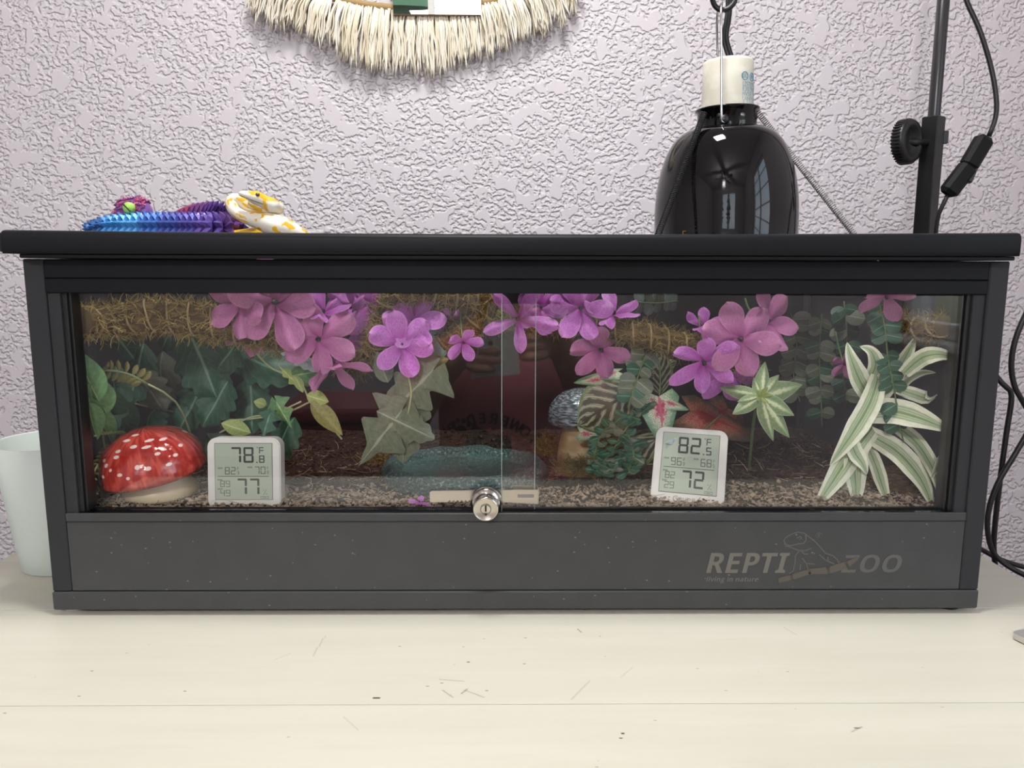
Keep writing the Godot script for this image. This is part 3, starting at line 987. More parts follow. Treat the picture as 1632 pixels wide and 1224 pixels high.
func build_lock() -> void:
	var t := thing("showcase_lock", "chrome ratchet lock with key cylinder on the sliding glass doors", "lock", at(775, 812, -0.012))
	# saw-toothed bar between the panes
	var zb := -0.0148
	var a := at(685, 782, zb)
	var b := at(857, 803, zb)
	var pts := PackedVector2Array()
	pts.append(Vector2(a.x + 0.002, a.y))
	pts.append(Vector2(b.x, a.y + 0.0012))
	pts.append(Vector2(b.x, b.y))
	var px := 803.0
	while px > 716.0:
		var q := at(px, 800, zb)
		var q2 := at(px - 3.2, 796.5, zb)
		pts.append(Vector2(q.x, q.y))
		pts.append(Vector2(q2.x, q2.y))
		px -= 6.4
	var e := at(714, 800, zb)
	pts.append(Vector2(e.x, e.y))
	pts.append(Vector2(a.x + 0.001, e.y))
	pts.append(Vector2(a.x, e.y + 0.001))
	pts.append(Vector2(a.x, a.y - 0.0015))
	var bar := wpart("ratchet_bar", prism(pts, zb - 0.0008, zb + 0.0008), M.steel, t)
	var h0 := at(817, 777, zb)
	part("hook", span(at(818, 780, zb).x, b.x + 0.001, at(818, 784, zb).y, h0.y, -0.0225, -0.0214, 0.0003), M.steel, bar)
	part("hook", span(b.x, b.x + 0.001, at(818, 803, zb).y, h0.y, -0.0225, zb + 0.0006, 0.0002), M.steel, bar)
	part("slot", span(at(825, 787, zb).x, at(851, 787, zb).x, at(0, 793, zb).y, at(0, 788, zb).y, zb + 0.0007, zb + 0.0012, 0.0002), M.wire, bar)
	# cylinder: axis towards the viewer and slightly down
	var c := at(775, 797, -0.012)
	var xf := Transform3D((Basis(Vector3.RIGHT, PI / 2 + 0.10)) * Basis.from_scale(Vector3(1.12, 1, 1.12)), Vector3(c.x, c.y, -0.0085))
	wpart("collar", lathem([Vector2(0.001, -0.002), Vector2(0.0138, -0.002), Vector2(0.0142, 0.001), Vector2(0.0138, 0.004), Vector2(0.0118, 0.0065), Vector2(0.0105, 0.0075)], 36, xf), M.chrome, t)
	wpart("barrel", lathem([Vector2(0.0105, 0.0070), Vector2(0.0112, 0.010), Vector2(0.0112, 0.019), Vector2(0.0104, 0.0208), Vector2(0.0100, 0.0208)], 36, xf), M.chrome, t)
	var f := wpart("key_face", lathem([Vector2(0.0100, 0.0206), Vector2(0.0096, 0.0201), Vector2(0.0001, 0.0201)], 36, xf), M.steel, t)
	var fc := xf * Vector3(0, 0.0206, 0)
	part("keyway", boxm(fc + Vector3(0, 0.001, 0), Vector3(0.0016, 0.006, 0.0016), 0.0003), M.blackgroove, f)
	part("keyway", boxm(fc + Vector3(0, -0.0048, 0), Vector3(0.0022, 0.0018, 0.0014), 0.0003), M.blackgroove, f)
	part("plug_ring", lathem([Vector2(0.0040, 0.0200), Vector2(0.0040, 0.0208), Vector2(0.0046, 0.0208), Vector2(0.0046, 0.0200)], 28, xf), M.wire, f)

# ------------------------------------------------------------------ inside the terrarium
func fibres(called: String, parent: Node3D, xs: Array, cols: Array, mesh: Mesh, m: Material) -> void:
	var mm := MultiMesh.new()
	mm.transform_format = MultiMesh.TRANSFORM_3D
	mm.use_colors = true
	mm.mesh = mesh
	mm.instance_count = xs.size()
	for i in xs.size():
		mm.set_instance_transform(i, xs[i])
		mm.set_instance_color(i, cols[i])
	var o := MultiMeshInstance3D.new()
	o.name = called
	o.multimesh = mm
	o.material_override = m
	o.set_meta("kind", "stuff")
	parent.add_child(o, true)
	o.position = -parent.position

func fibre_mesh() -> ArrayMesh:
	if LM.has("fibre"):
		return LM.fibre
	var st := S()
	var pts := []
	for i in 5:
		var t := i / 4.0
		pts.append(Vector3(0.25 * sin(t * 2.6), t, 0.3 * t * t))
	tube(st, pts, [0.035, 0.03, 0.02], 3, false)
	LM.fibre = done(st)
	return LM.fibre

func palette(list: Array) -> Array:
	var out := []
	for h in list:
		out.append(Color(h).srgb_to_linear())
	return out

func moss_vine(label: String, pts: Array, r, count: int, hues: Array, turns := 10.0, size := 0.016) -> void:
	var t := thing("mossy_vine", label, "vine", pts[pts.size() / 2], "moss covered climbing vines")
	wpart("vine_core", tubem(pts, r, 12), M.core, t)
	# twine wound round the vine
	var st := S()
	var hp := []
	var n := pts.size()
	var steps := int(turns * 14)
	for i in steps + 1:
		var f := float(i) / steps * (n - 1)
		var k := mini(int(f), n - 2)
		var p: Vector3 = pts[k].lerp(pts[k + 1], f - k)
		var tg: Vector3 = (pts[k + 1] - pts[k]).normalized()
		var a := tg.cross(Vector3(0, 0, 1)).normalized()
		var b := tg.cross(a)
		var an := TAU * turns * i / steps
		hp.append(p + (a * cos(an) + b * sin(an)) * (rad(r, k, n) * 1.06))
	tube(st, hp, 0.0012, 5)
	wpart("jute_twine", done(st), M.jute, t)
	var cols := palette(hues)
	var xs := []
	var cc := []
	for i in count:
		var k := rng.randi_range(0, n - 2)
		var tg: Vector3 = (pts[k + 1] - pts[k]).normalized()
		var a := tg.cross(Vector3(0, 0, 1)).normalized()
		var b := tg.cross(a)
		var an := rng.randf() * TAU
		var o: Vector3 = a * cos(an) + b * sin(an)
		var d := (tg * rng.randf_range(-1, 1) + o * rng.randf_range(-0.1, 0.5) + o.cross(tg) * rng.randf_range(-1.3, 1.3)).normalized()
		var x := d.cross(o + tg * 0.1).normalized()
		var l := rng.randf_range(0.5, 1.1) * size
		xs.append(Transform3D(Basis(x * l, d * l, x.cross(d) * l), pts[k].lerp(pts[k + 1], rng.randf()) + o * rad(r, k, n) * rng.randf_range(0.8, 1.05)))
		cc.append(cols[rng.randi_range(0, cols.size() - 1)])
	fibres("moss_fibres", t, xs, cc, fibre_mesh(), M.fibre)

func moss_clump(label: String, c: Vector3, rx: float, ry: float, rz: float, count: int, hues: Array, size := 0.016) -> void:
	var t := thing("moss_clump", label, "moss", c)
	var cols := palette(hues)
	var xs := []
	var cc := []
	for i in count:
		var o := Vector3(rng.randfn(), rng.randfn(), rng.randfn()).normalized() * pow(rng.randf(), 0.4)
		var d := Vector3(rng.randfn(), rng.randfn() * 0.6, rng.randfn()).normalized()
		var x := d.cross(Vector3(0.2, 1, 0.3)).normalized()
		var l := rng.randf_range(0.5, 1.1) * size
		xs.append(Transform3D(Basis(x * l, d * l, x.cross(d) * l), c + Vector3(o.x * rx, absf(o.y) * ry, o.z * rz)))
		cc.append(cols[rng.randi_range(0, cols.size() - 1)])
	var st := S()
	var prof := []
	for i in 7:
		var a := PI / 2 * i / 6.0
		prof.append(Vector2(maxf(0.0005, cos(a)) * 0.85, sin(a) * 0.8))
	lathe(st, prof, 14, Transform3D(Basis.from_scale(Vector3(rx, ry, rz)), Vector3.ZERO))
	part("clump_core", done(st), M.core, t)
	fibres("moss_fibres", t, xs, cc, fibre_mesh(), M.fibre)

func flower(label: String, px: float, py: float, z: float, R: float, n: Vector3, kind := "petal", count := 6, roll := 0.0, open := 0.45, anchor := Vector3.ZERO, wide := 0.62) -> void:
	var c := ati(px, py, z)
	var t := thing("silk_flower", label, "flower", c, "purple silk flowers")
	n = n.normalized()
	var a := n.cross(Vector3(0, 1, 0.01)).normalized()
	var b := a.cross(n)
	for i in count:
		var an := TAU * i / count + roll + rng.randf_range(-0.12, 0.12)
		var d := a * cos(an) + b * sin(an)
		var op := open + rng.randf_range(-0.12, 0.12)
		var dir := d * cos(op) + n * sin(op)
		var nn := n * cos(op) - d * sin(op)
		var l := R * rng.randf_range(0.9, 1.06)
		leaf("petal", t, leafm("petal", [0.06, 0.18, 0.28][i % 3], -0.35 + 0.25 * (i % 2), 0.5), M[kind], c + dir * R * 0.05, c + dir * l, wide, nn)
	part("pistil", lathem([Vector2(0.0005, R * 0.16), Vector2(R * 0.05, R * 0.13), Vector2(R * 0.06, R * 0.02), Vector2(R * 0.03, -R * 0.06)], 8, Transform3D(Basis(a, n, a.cross(n)), Vector3.ZERO)), M.darkstem, t)
	var e := anchor if anchor != Vector3.ZERO else c - n * R * 0.7 + Vector3(0, 0.03, -0.015)
	wpart("stem", tubem(curve([c - n * R * 0.04, c.lerp(e, 0.5) - n * R * 0.2, e], 8), 0.0011, 5), M.stem, t)

func plant(called: String, label: String, category: String, where: Vector3, group := "") -> Node3D:
	return thing(called, label, category, where, group)

func thermometer(label: String, bl: Vector3, br: Vector3, tl: Vector3, w: float, h: float, img: Image, brand: bool) -> void:
	var x := (br - bl).normalized()
	var y := tl - bl
	y = (y - x * y.dot(x)).normalized()
	var z := x.cross(y)
	var t := thing("thermo_hygrometer", label, "thermometer", bl.lerp(br, 0.5), "digital thermometers in the terrarium")
	t.basis = Basis(x, y, z)
	var out := func(inset: float, r: float) -> PackedVector2Array:
		var p := PackedVector2Array()
		for k in 4:
			var cx: float = (w / 2 - inset - r) * [1, -1, -1, 1][k]
			var cy: float = h / 2 + (h / 2 - inset - r) * [1, 1, -1, -1][k]
			for j in 7:
				var an := PI / 2 * (k + j / 6.0)
				p.append(Vector2(cx + r * cos(an), cy + r * sin(an)))
		return p
	part("case", prism(out.call(0.0, 0.010), -0.016, -0.0015), M.whiteplastic, t)
	part("bezel", prism(out.call(0.0009, 0.0095), -0.0014, 0.0), M.whiteplastic, t)
	var sw := w * 0.775
	var sh := h * 0.77
	var cy := h * 0.535
	var st := S()
	st.set_smooth_group(-1)
	quad(st, Vector3(-sw / 2, cy - sh / 2, 0.0007), Vector3(-sw / 2, cy + sh / 2, 0.0007), Vector3(sw / 2, cy + sh / 2, 0.0007), Vector3(sw / 2, cy - sh / 2, 0.0007), Vector2(0, 1), Vector2(0, 0), Vector2(1, 0), Vector2(1, 1))
	part("screen_frame", boxm(Vector3(0, cy, 0.0002), Vector3(sw + 0.0012, sh + 0.0012, 0.0008), 0.0002), mat("6f736c", 0.5), t)
	var scr := texmat(img, 0.35)
	part("lcd_panel", done(st), scr, t, Transform3D(), "grey-green liquid crystal display with dark digits")
	part("rear_stand", boxm(Vector3(0, h * 0.25, -0.021), Vector3(w * 0.45, h * 0.5, 0.002), 0.0006, Basis(Vector3.RIGHT, 0.35)), M.whiteplastic, t)
	if brand:
		var tm := words("Govee", 0.0085, 0.0004)
		part("printed_lettering", tm, mat("a09c92", 0.5), t, Transform3D(Basis(), Vector3(-0.003, h * 0.072, 0.0002)))

func mushroom(label: String, c: Vector3, R: float, H: float, base_y: float, cap: Material, stem: Material, rs: float, tilt: Basis, stem_off := 0.0) -> void:
	var foot := Vector3(c.x + stem_off, base_y, c.z)
	var t := thing("ceramic_mushroom", label, "mushroom", foot, "toadstool ornaments")
	var prof := [Vector2(rs * 0.9, -0.002), Vector2(R * 0.75, -0.004), Vector2(R * 0.96, -0.002), Vector2(R, 0.002), Vector2(R * 0.985, 0.007)]
	for i in 14:
		var a := (i + 1) / 14.0
		prof.append(Vector2(maxf(0.0004, R * 0.985 * pow(cos(a * PI / 2), 1.02)), 0.007 + (H - 0.007) * sin(a * PI / 2)))
	part("cap", lathem(prof, 48, Transform3D(tilt, c - foot)), cap, t)
	var hs := c.y - base_y
	part("stalk", lathem([Vector2(0.001, 0.0), Vector2(rs * 1.1, 0.0), Vector2(rs * 1.28, hs * 0.18), Vector2(rs * 1.2, hs * 0.45), Vector2(rs * 0.98, hs * 0.8), Vector2(rs * 0.95, hs + 0.002)], 28), stem, t)

func build_interior() -> void:
	M.fibre = mat("ffffff", 0.9)
	M.fibre.vertex_color_use_as_albedo = true
	var floor_y := 0.086
	# bedding
	var bed := thing("bark_bedding", "loose brown bark and coconut bedding on the terrarium floor", "bedding", Vector3(0, floor_y, -0.22))
	bed.set_meta("kind", "stuff")
	var nz := noise(51, 9.0, 3)
	var hy := func(x: float, z: float) -> float:
		return 0.0975 + 0.004 * nz.get_noise_2d(x * 3.0, z * 3.0) - 0.006 * smoothstep(-0.2, -0.4, z) + 0.004 * smoothstep(0.15, 0.3, x) * smoothstep(-0.03, -0.06, z)
	var st := S()
	for i in 60:
		for j in 28:
			var q := []
			for k in [[0, 0], [0, 1], [1, 1], [1, 0]]:
				var x: float = -0.446 + 0.892 * (i + k[0]) / 60.0
				var z: float = -0.030 - 0.417 * (j + k[1]) / 28.0
				q.append(Vector3(x, hy.call(x, z), z))
			quad(st, q[0], q[1], q[2], q[3])
	for i in 60:
		var x0 := -0.446 + 0.892 * i / 60.0
		var x1 := -0.446 + 0.892 * (i + 1) / 60.0
		quad(st, Vector3(x0, floor_y, -0.030), Vector3(x0, hy.call(x0, -0.030), -0.030), Vector3(x1, hy.call(x1, -0.030), -0.030), Vector3(x1, floor_y, -0.030))
	wpart("bedding_bed", done(st), texmat(speckle("1f160f", "33251a", 9, 0.08), 0.95), bed)  # bed colour darkened to stand for the dimness inside the tank
	var xs := []
	var cc := []
	var cols := palette(["3a291c", "4a3828", "281c13", "584532", "3f3023", "30241a"])
	var pale := palette(["9a8873", "a5937d", "8f7c67", "aa9984", "84725e"])  # beige front chips, lifted further for the table reflection in the glass
	for i in 14000:
		var x := rng.randf_range(-0.442, 0.442)
		var z := -0.033 - 0.40 * pow(rng.randf(), 2.2)
		var l := rng.randf_range(0.002, 0.0058)
		var b := Basis.from_euler(Vector3(rng.randf_range(-0.6, 0.6), rng.randf() * TAU, rng.randf_range(-0.6, 0.6)))
		xs.append(Transform3D(b * Basis.from_scale(Vector3(l, rng.randf_range(0.0006, 0.0022), l * rng.randf_range(0.25, 0.7))), Vector3(x, hy.call(x, z) + rng.randf_range(-0.0005, 0.003), z)))
		cc.append(pale[rng.randi_range(0, 4)] if z > -0.115 and rng.randf() < 0.82 else cols[rng.randi_range(0, cols.size() - 1)])  # pale near the doors, dark behind: reflected glow and shade set by colour
	fibres("bark_chips", bed, xs, cc, boxm(Vector3.ZERO, Vector3.ONE, 0.12), M.fibre)
	xs = []; cc = []
	cols = palette(["b79f7c", "8f7650", "6a5230", "c9b491"])
	for i in 900:
		var x := rng.randf_range(-0.44, 0.44)
		var z := -0.035 - 0.25 * rng.randf()
		var d := Vector3(rng.randfn(), 0.25 * rng.randfn(), rng.randfn()).normalized()
		var xx := d.cross(Vector3.UP).normalized()
		var l := rng.randf_range(0.008, 0.022)
		xs.append(Transform3D(Basis(xx * l * 0.7, d * l, xx.cross(d) * l * 0.5), Vector3(x, hy.call(x, z) + 0.003, z)))
		cc.append(cols[rng.randi_range(0, cols.size() - 1)])
	fibres("coconut_fibres", bed, xs, cc, fibre_mesh(), M.fibre)

	# red toadstool: glazed cap with white dots
	var img := Image.create(768, 256, false, Image.FORMAT_RGB8)
	var n1 := noise(61, 0.03, 3)
	for y in 256:
		for x in 768:
			img.set_pixel(x, y, Color("a8231c").lerp(Color("d1503f"), smoothstep(-0.3, 0.45, n1.get_noise_2d(x * 1.6, y * 0.35))))
	var dot := func(u: float, v: float, ru: float, rv: float) -> void:
		for dy in range(-int(rv * 256) - 1, int(rv * 256) + 2):
			for dx in range(-int(ru * 768) - 1, int(ru * 768) + 2):
				if pow(dx / (ru * 768), 2) + pow(dy / (rv * 256), 2) < 1.0:
					img.set_pixel(posmod(int(u * 768) + dx, 768), clampi(int(v * 256) + dy, 0, 255), Color("f1ddd6"))
	for d in [[0.36, 0.50, 0.010, 0.020], [0.305, 0.62, 0.014, 0.022], [0.30, 0.55, 0.013, 0.022], [0.235, 0.66, 0.016, 0.024], [0.335, 0.45, 0.009, 0.024], [0.405, 0.36, 0.008, 0.03], [0.345, 0.32, 0.008, 0.02], [0.275, 0.34, 0.009, 0.02], [0.22, 0.40, 0.008, 0.03], [0.19, 0.36, 0.009, 0.024], [0.15, 0.50, 0.010, 0.02], [0.13, 0.34, 0.010, 0.02], [0.10, 0.42, 0.009, 0.02], [0.18, 0.62, 0.02, 0.02], [0.16, 0.70, 0.025, 0.02], [0.30, 0.76, 0.03, 0.022], [0.26, 0.84, 0.04, 0.02], [0.10, 0.66, 0.02, 0.02], [0.06, 0.5, 0.01, 0.02], [0.6, 0.5, 0.012, 0.03], [0.72, 0.62, 0.014, 0.03], [0.85, 0.45, 0.012, 0.03], [0.95, 0.6, 0.014, 0.03], [0.25, 0.29, 0.006, 0.02], [0.31, 0.40, 0.006, 0.02]]:
		dot.call(d[0], d[1], d[2], d[3])
	var red := texmat(img, 0.12)
	red.heightmap_enabled = true
	red.heightmap_texture = ImageTexture.create_from_image(speckle("000000", "ffffff", 62, 0.045, -0.4, 0.4, 256, 0.3))
	red.heightmap_scale = 0.08
	red.clearcoat_enabled = true
	red.clearcoat = 0.8
	red.clearcoat_roughness = 0.05
	mushroom("glossy red toadstool with white dots and a cream stalk", ati(246, 751, -0.082), 0.0555, 0.049, 0.097, red, mat("d9c6a2", 0.35), 0.030, Basis(Vector3.FORWARD, -0.14) * Basis(Vector3.RIGHT, 0.10), 0.006)
	var silver := texmat(speckle("55646a", "a8b4b8", 63, 0.07, -0.3, 0.4), 0.16)
	silver.metallic = 0.35
	silver.heightmap_enabled = true
	silver.heightmap_texture = ImageTexture.create_from_image(speckle("000000", "ffffff", 64, 0.06, -0.3, 0.3, 256))
	silver.heightmap_scale = 0.08
	mushroom("silvery grey glazed toadstool with a tan stalk behind the bowl", ati(926, 668, -0.185), 0.040, 0.038, 0.101, silver, texmat(speckle("a98a5c", "c2a678", 65, 0.02), 0.6), 0.0225, Basis(Vector3.FORWARD, -0.08))

	# thermometers
	thermometer("white digital thermometer reading 78.8 beside the red toadstool", ati(329, 813, -0.048), ati(450, 813, -0.048), ati(331, 695, -0.056), 0.0755, 0.0755, lcd("78", "8", "82", "3", "70", "8", "89", "49", "77"), false)
	thermometer("white digital thermometer reading 82.5 leaning back in the bedding", ati(1038, 800, -0.066), ati(1151, 811, -0.045), ati(1075, 676, -0.104), 0.0765, 0.0860, lcd("82", "5", "96", "8", "68", "5", "82", "29", "72"), true)

	# water bowl
	var bc := ati(742, 760, -0.150)
	bc.y = 0.094
	var bowl := thing("water_bowl", "shallow teal stone-look water bowl in the middle of the bedding", "bowl", bc)
	var bst := S()
	var wob := noise(66, 1.0, 2)
	var prof := [[1.0, 0.0], [1.04, 0.008], [1.05, 0.016], [1.0, 0.0235], [0.955, 0.0255], [0.90, 0.0235], [0.85, 0.016], [0.78, 0.010], [0.5, 0.008], [0.02, 0.008]]
	var ring := func(k: int, i: int) -> Vector3:
		var a := TAU * (i % 64) / 64.0
		var w: float = 1.0 + 0.07 * wob.get_noise_2d(cos(a) * 1.1, sin(a) * 1.1) + 0.012 * wob.get_noise_2d(cos(a) * 5.0 + 9.0, sin(a) * 5.0)
		var r: float = prof[k][0] * (w if k < 8 else 1.0)
		return Vector3(cos(a) * 0.091 * r, prof[k][1] * (1.0 + (0.10 * wob.get_noise_2d(cos(a) * 2.0 + 20.0, sin(a) * 2.0) if k in [3, 4, 5] else 0.0)), sin(a) * 0.077 * r)
	for k in prof.size() - 1:
		for i in 64:
			quad(bst, ring.call(k, i), ring.call(k, i + 1), ring.call(k + 1, i + 1), ring.call(k + 1, i), Vector2(i / 64.0 * 6.0, k * 0.1), Vector2((i + 1) / 64.0 * 6.0, k * 0.1), Vector2((i + 1) / 64.0 * 6.0, k * 0.1 + 0.1), Vector2(i / 64.0 * 6.0, k * 0.1 + 0.1))
	var bm := texmat(speckle("37514e", "82988f", 67, 0.06, 0.08, 0.6), 0.5)
	bm.heightmap_enabled = true
	bm.heightmap_texture = ImageTexture.create_from_image(speckle("000000", "ffffff", 68, 0.08))
	bm.heightmap_scale = 0.12
	part("basin", done(bst), bm, bowl)
	var wm := mat("3d5f5c", 0.03)
	wm.transparency = BaseMaterial3D.TRANSPARENCY_ALPHA
	wm.albedo_color = Color(0.36, 0.52, 0.50, 0.35)
	part("water", lathem([Vector2(1.0, 0.0175), Vector2(0.001, 0.0175)], 40, Transform3D(Basis.from_scale(Vector3(0.0735, 1, 0.064)), Vector3.ZERO)), wm, bowl)
	for i in 9:
		var p := Vector3(rng.randf_range(-0.018, 0.012), 0.0182, rng.randf_range(-0.006, 0.006))
		part("floating_crumb", boxm(p, Vector3(rng.randf_range(0.002, 0.006), 0.0006, 0.0012), 0.0002, Basis(Vector3.UP, rng.randf() * 3.0)), M.darkstem, bowl)

	build_vines()
	build_foliage()
	build_flowers()

func build_vines() -> void:
	var hues := ["9a8648", "7d6a34", "b3a35c", "635428", "8c7c42", "a58a4a"]
	moss_vine("thick mossy brown vine wound with twine above the red toadstool", pathi([[128, 512, -0.050], [175, 512, -0.065], [250, 504, -0.075], [330, 512, -0.078], [400, 525, -0.085], [455, 540, -0.095], [520, 560, -0.12], [585, 580, -0.15]], 50, 0.422), [0.0135, 0.0165, 0.0165, 0.0145, 0.012], 2600, hues, 15.0, 0.0155)
	moss_vine("brown mossy vine bent in a loop under the lid above the bowl", pathi([[590, 566, -0.10], [603, 540, -0.085], [615, 510, -0.075], [625, 480, -0.07], [660, 462, -0.072], [710, 470, -0.085], [755, 478, -0.095], [775, 490, -0.095], [760, 510, -0.09], [735, 528, -0.09], [705, 545, -0.095]], 56), [0.010, 0.0125, 0.0125, 0.0135, 0.012, 0.0115], 2300, hues, 20.0, 0.0135)
	moss_vine("long mossy vine running from the doors' edge to the big pink flower", pathi([[770, 512, -0.13], [820, 510, -0.125], [870, 514, -0.12], [930, 517, -0.11], [1000, 528, -0.10], [1070, 545, -0.095], [1130, 562, -0.095], [1175, 578, -0.10], [1200, 600, -0.12]], 50), [0.009, 0.010, 0.0115, 0.0120, 0.0125, 0.011], 2200, ["94854a", "7d6c34", "a89a58", "63552a", "8c7a3c"], 17.0, 0.0125)
	moss_vine("short dark end of mossy vine behind the spider plant", pathi([[1400, 508, -0.16], [1440, 520, -0.15], [1475, 525, -0.14], [1505, 518, -0.14]], 20, 0.422), [0.012, 0.013, 0.010], 700, ["7a6230", "5c4722", "927840"], 5.0, 0.0135)
	moss_clump("bright yellow-green moss tuft lying on the vine beside the pane edge", ati(815, 514, -0.125), 0.028, 0.013, 0.010, 260, ["b5b34a", "9aa040", "c9c26a"], 0.011)
	moss_clump("bright yellow-green moss tuft beside the purple double flower", ati(705, 522, -0.10), 0.022, 0.011, 0.010, 220, ["b5b34a", "a39a44", "c9c26a"], 0.010)
	moss_clump("brown and green moss heap at the foot of the silvery toadstool", ati(930, 752, -0.135), 0.042, 0.014, 0.030, 650, ["6b5c2c", "7d7a3c", "8f6a3c", "55602c"], 0.013)
	moss_clump("rusty moss heap between the bowl and the silvery toadstool", ati(872, 722, -0.20), 0.020, 0.024, 0.018, 300, ["6e4c26", "855a30", "5a4422"], 0.013)
	moss_clump("dark brown moss heap behind the rim of the bowl", ati(612, 748, -0.23), 0.035, 0.038, 0.03, 420, ["5f4a24", "75602e", "4a3a1c"], 0.018)
	moss_clump("low dark brown root ball under the spider plant", ati(1440, 800, -0.12), 0.055, 0.055, 0.045, 700, ["5f4a24", "7a5f32", "4a3a1c", "8a6c3c"], 0.016)
	moss_clump("small mound of dark bark crumbs beside the leaning thermometer", ati(1175, 810, -0.05), 0.022, 0.010, 0.010, 160, ["3a2a1c", "4f3a28", "5e4630"], 0.007)

func sprig(t: Node3D, list: Array, sm: Material, r := 0.0011) -> Array:
	var p := pathi(list, 16)
	wpart("stem", tubem(p, r, 5), sm, t)
	return p

func build_foliage() -> void:
	var N := Vector3(0, 0.2, 1)
	# dark lobed creeper on the left
	var t := plant("leafy_creeper", "dark green lobed creeper behind the red toadstool", "plant", ati(330, 640, -0.20))
	sprig(t, [[480, 640, -0.19], [420, 665, -0.19], [350, 668, -0.19], [270, 655, -0.20], [200, 640, -0.2]], M.palestem)
	for a in [[300, 520, 345, 640, 0.75, -0.17, "dark"], [395, 520, 340, 590, 0.8, -0.18, "dark"], [360, 555, 470, 600, 0.6, -0.19, "dark"], [330, 600, 280, 690, 0.7, -0.18, "dark"], [365, 605, 320, 680, 0.75, -0.165, "dark"], [230, 545, 205, 640, 0.6, -0.20, "dark"], [260, 560, 245, 660, 0.65, -0.19, "grey"], [215, 590, 260, 660, 0.8, -0.17, "grey"], [190, 580, 165, 690, 0.5, -0.18, "dark"], [400, 600, 400, 690, 0.8, -0.2, "dark"], [440, 560, 360, 560, 0.6, -0.21, "dark"], [250, 650, 200, 715, 0.6, -0.19, "dark"], [470, 665, 420, 740, 0.7, -0.21, "dark"], [330, 690, 380, 760, 0.6, -0.22, "dark"], [160, 500, 230, 590, 0.6, -0.22, "dark"], [290, 480, 250, 560, 0.6, -0.22, "dark"]]:
		leaf("leaf", t, leafm("lobed", 0.15, -0.25, 0.6), M[a[6]], ati(a[0], a[1], a[5] - 0.01), ati(a[2], a[3], a[5] + 0.012), a[4], N + Vector3(rng.randf_range(-0.4, 0.4), 0.2, 0))
	# bright leaves along the left end
	t = plant("leafy_creeper", "green pointed leaves climbing along the left end post", "plant", ati(140, 620, -0.12))
	sprig(t, [[112, 540, -0.10], [125, 600, -0.11], [150, 650, -0.12], [165, 700, -0.13], [170, 790, -0.14]], M.stem)
	for a in [[158, 640, 114, 560, 0.5, -0.045, "green"], [170, 660, 136, 596, 0.6, -0.06, "green"], [130, 610, 160, 690, 0.5, -0.11, "green"], [150, 620, 190, 690, 0.5, -0.13, "dark"], [155, 650, 175, 715, 0.4, -0.11, "green"], [140, 640, 150, 705, 0.5, -0.10, "green"], [165, 640, 215, 700, 0.45, -0.14, "dark"], [180, 600, 190, 690, 0.5, -0.15, "dark"]]:
		leaf("leaf", t, leafm("lance", 0.15, -0.3), M[a[6]], ati(a[0], a[1], a[5]), ati(a[2], a[3], a[5] + 0.01), a[4], N)
	# fern fronds
	for f in [["olive fern frond stretching out below the thick vine", [[235, 612, -0.12], [205, 596, -0.10], [170, 590, -0.095], [138, 592, -0.09]], 9, 0.017, "olive", -0.09], ["yellow-green fern tuft beside the red toadstool cap", [[190, 690, -0.13], [170, 690, -0.12], [150, 695, -0.115]], 7, 0.012, "lime", -0.11], ["pale fern frond with a curled tip at the left end post", [[185, 706, -0.09], [165, 728, -0.08], [150, 752, -0.075], [143, 775, -0.072], [150, 788, -0.07], [158, 782, -0.07], [156, 774, -0.07]], 12, 0.010, "lime", -0.08]]:
		t = plant("fern_frond", f[0], "fern", ati(f[1][0][0], f[1][0][1], f[1][0][2]), "fern fronds")
		var p := pathi(f[1], f[2] + 4)
		wpart("midrib", tubem(p, [0.0014, 0.0009], 5), M.palestem, t)
		for i in range(1, f[2] + 1):
			var tg: Vector3 = (p[i + 1] - p[i - 1]).normalized()
			var sd := tg.cross(Vector3(0, 0, 1)).normalized()
			for s in [-1.0, 1.0]:
				var k: float = 1.0 - 0.45 * float(i) / f[2]
				leaf("leaflet", t, leafm("slim", 0.1, -0.2), M[f[4]], p[i], p[i] + (sd * s + tg * 0.35).normalized() * f[3] * k, 0.42, Vector3(0, 0, 1))
		if t.position.y < 0.15:
			wpart("stem", tubem(curve([p[0], p[0] + Vector3(0.006, -0.02, -0.01), Vector3(p[0].x + 0.004, 0.098, p[0].z - 0.015)], 8), 0.0012, 5), M.palestem, t)
		else:
			wpart("stem", tubem(curve([p[0], p[0] + Vector3(0.02, -0.03, -0.03), Vector3(p[0].x + 0.02, 0.104, p[0].z - 0.08)], 8), 0.0012, 5), M.palestem, t)
	# ivy trailing under the big pink flower
	t = plant("trailing_ivy", "trailing ivy with lime and olive leaves under the pink flower", "plant", ati(480, 640, -0.10))
	sprig(t, [[395, 545, -0.11], [430, 585, -0.105], [475, 605, -0.10], [495, 640, -0.095], [520, 670, -0.09], [545, 700, -0.085]], M.palestem)
	sprig(t, [[495, 640, -0.095], [450, 660, -0.10], [400, 665, -0.09], [350, 690, -0.085]], M.palestem)
	for a in [["ivy", 470, 608, 440, 580, 0.55, -0.10, "lime"], ["lance", 470, 600, 482, 625, 0.5, -0.10, "lime"], ["lobed", 460, 600, 515, 590, 0.7, -0.12, "green"], ["lance", 488, 630, 522, 640, 0.65, -0.09, "lime"], ["lance", 495, 640, 544, 694, 0.42, -0.085, "olive"], ["ivy", 440, 640, 465, 685, 0.85, -0.09, "green"], ["ivy", 430, 660, 415, 705, 0.9, -0.07, "dark"], ["oval", 400, 690, 352, 675, 0.55, -0.085, "lime"], ["lance", 425, 645, 405, 640, 0.8, -0.1, "lime"], ["lobed", 490, 560, 430, 552, 0.45, -0.09, "silver"], ["lobed", 450, 556, 508, 592, 0.35, -0.09, "silver"]]:
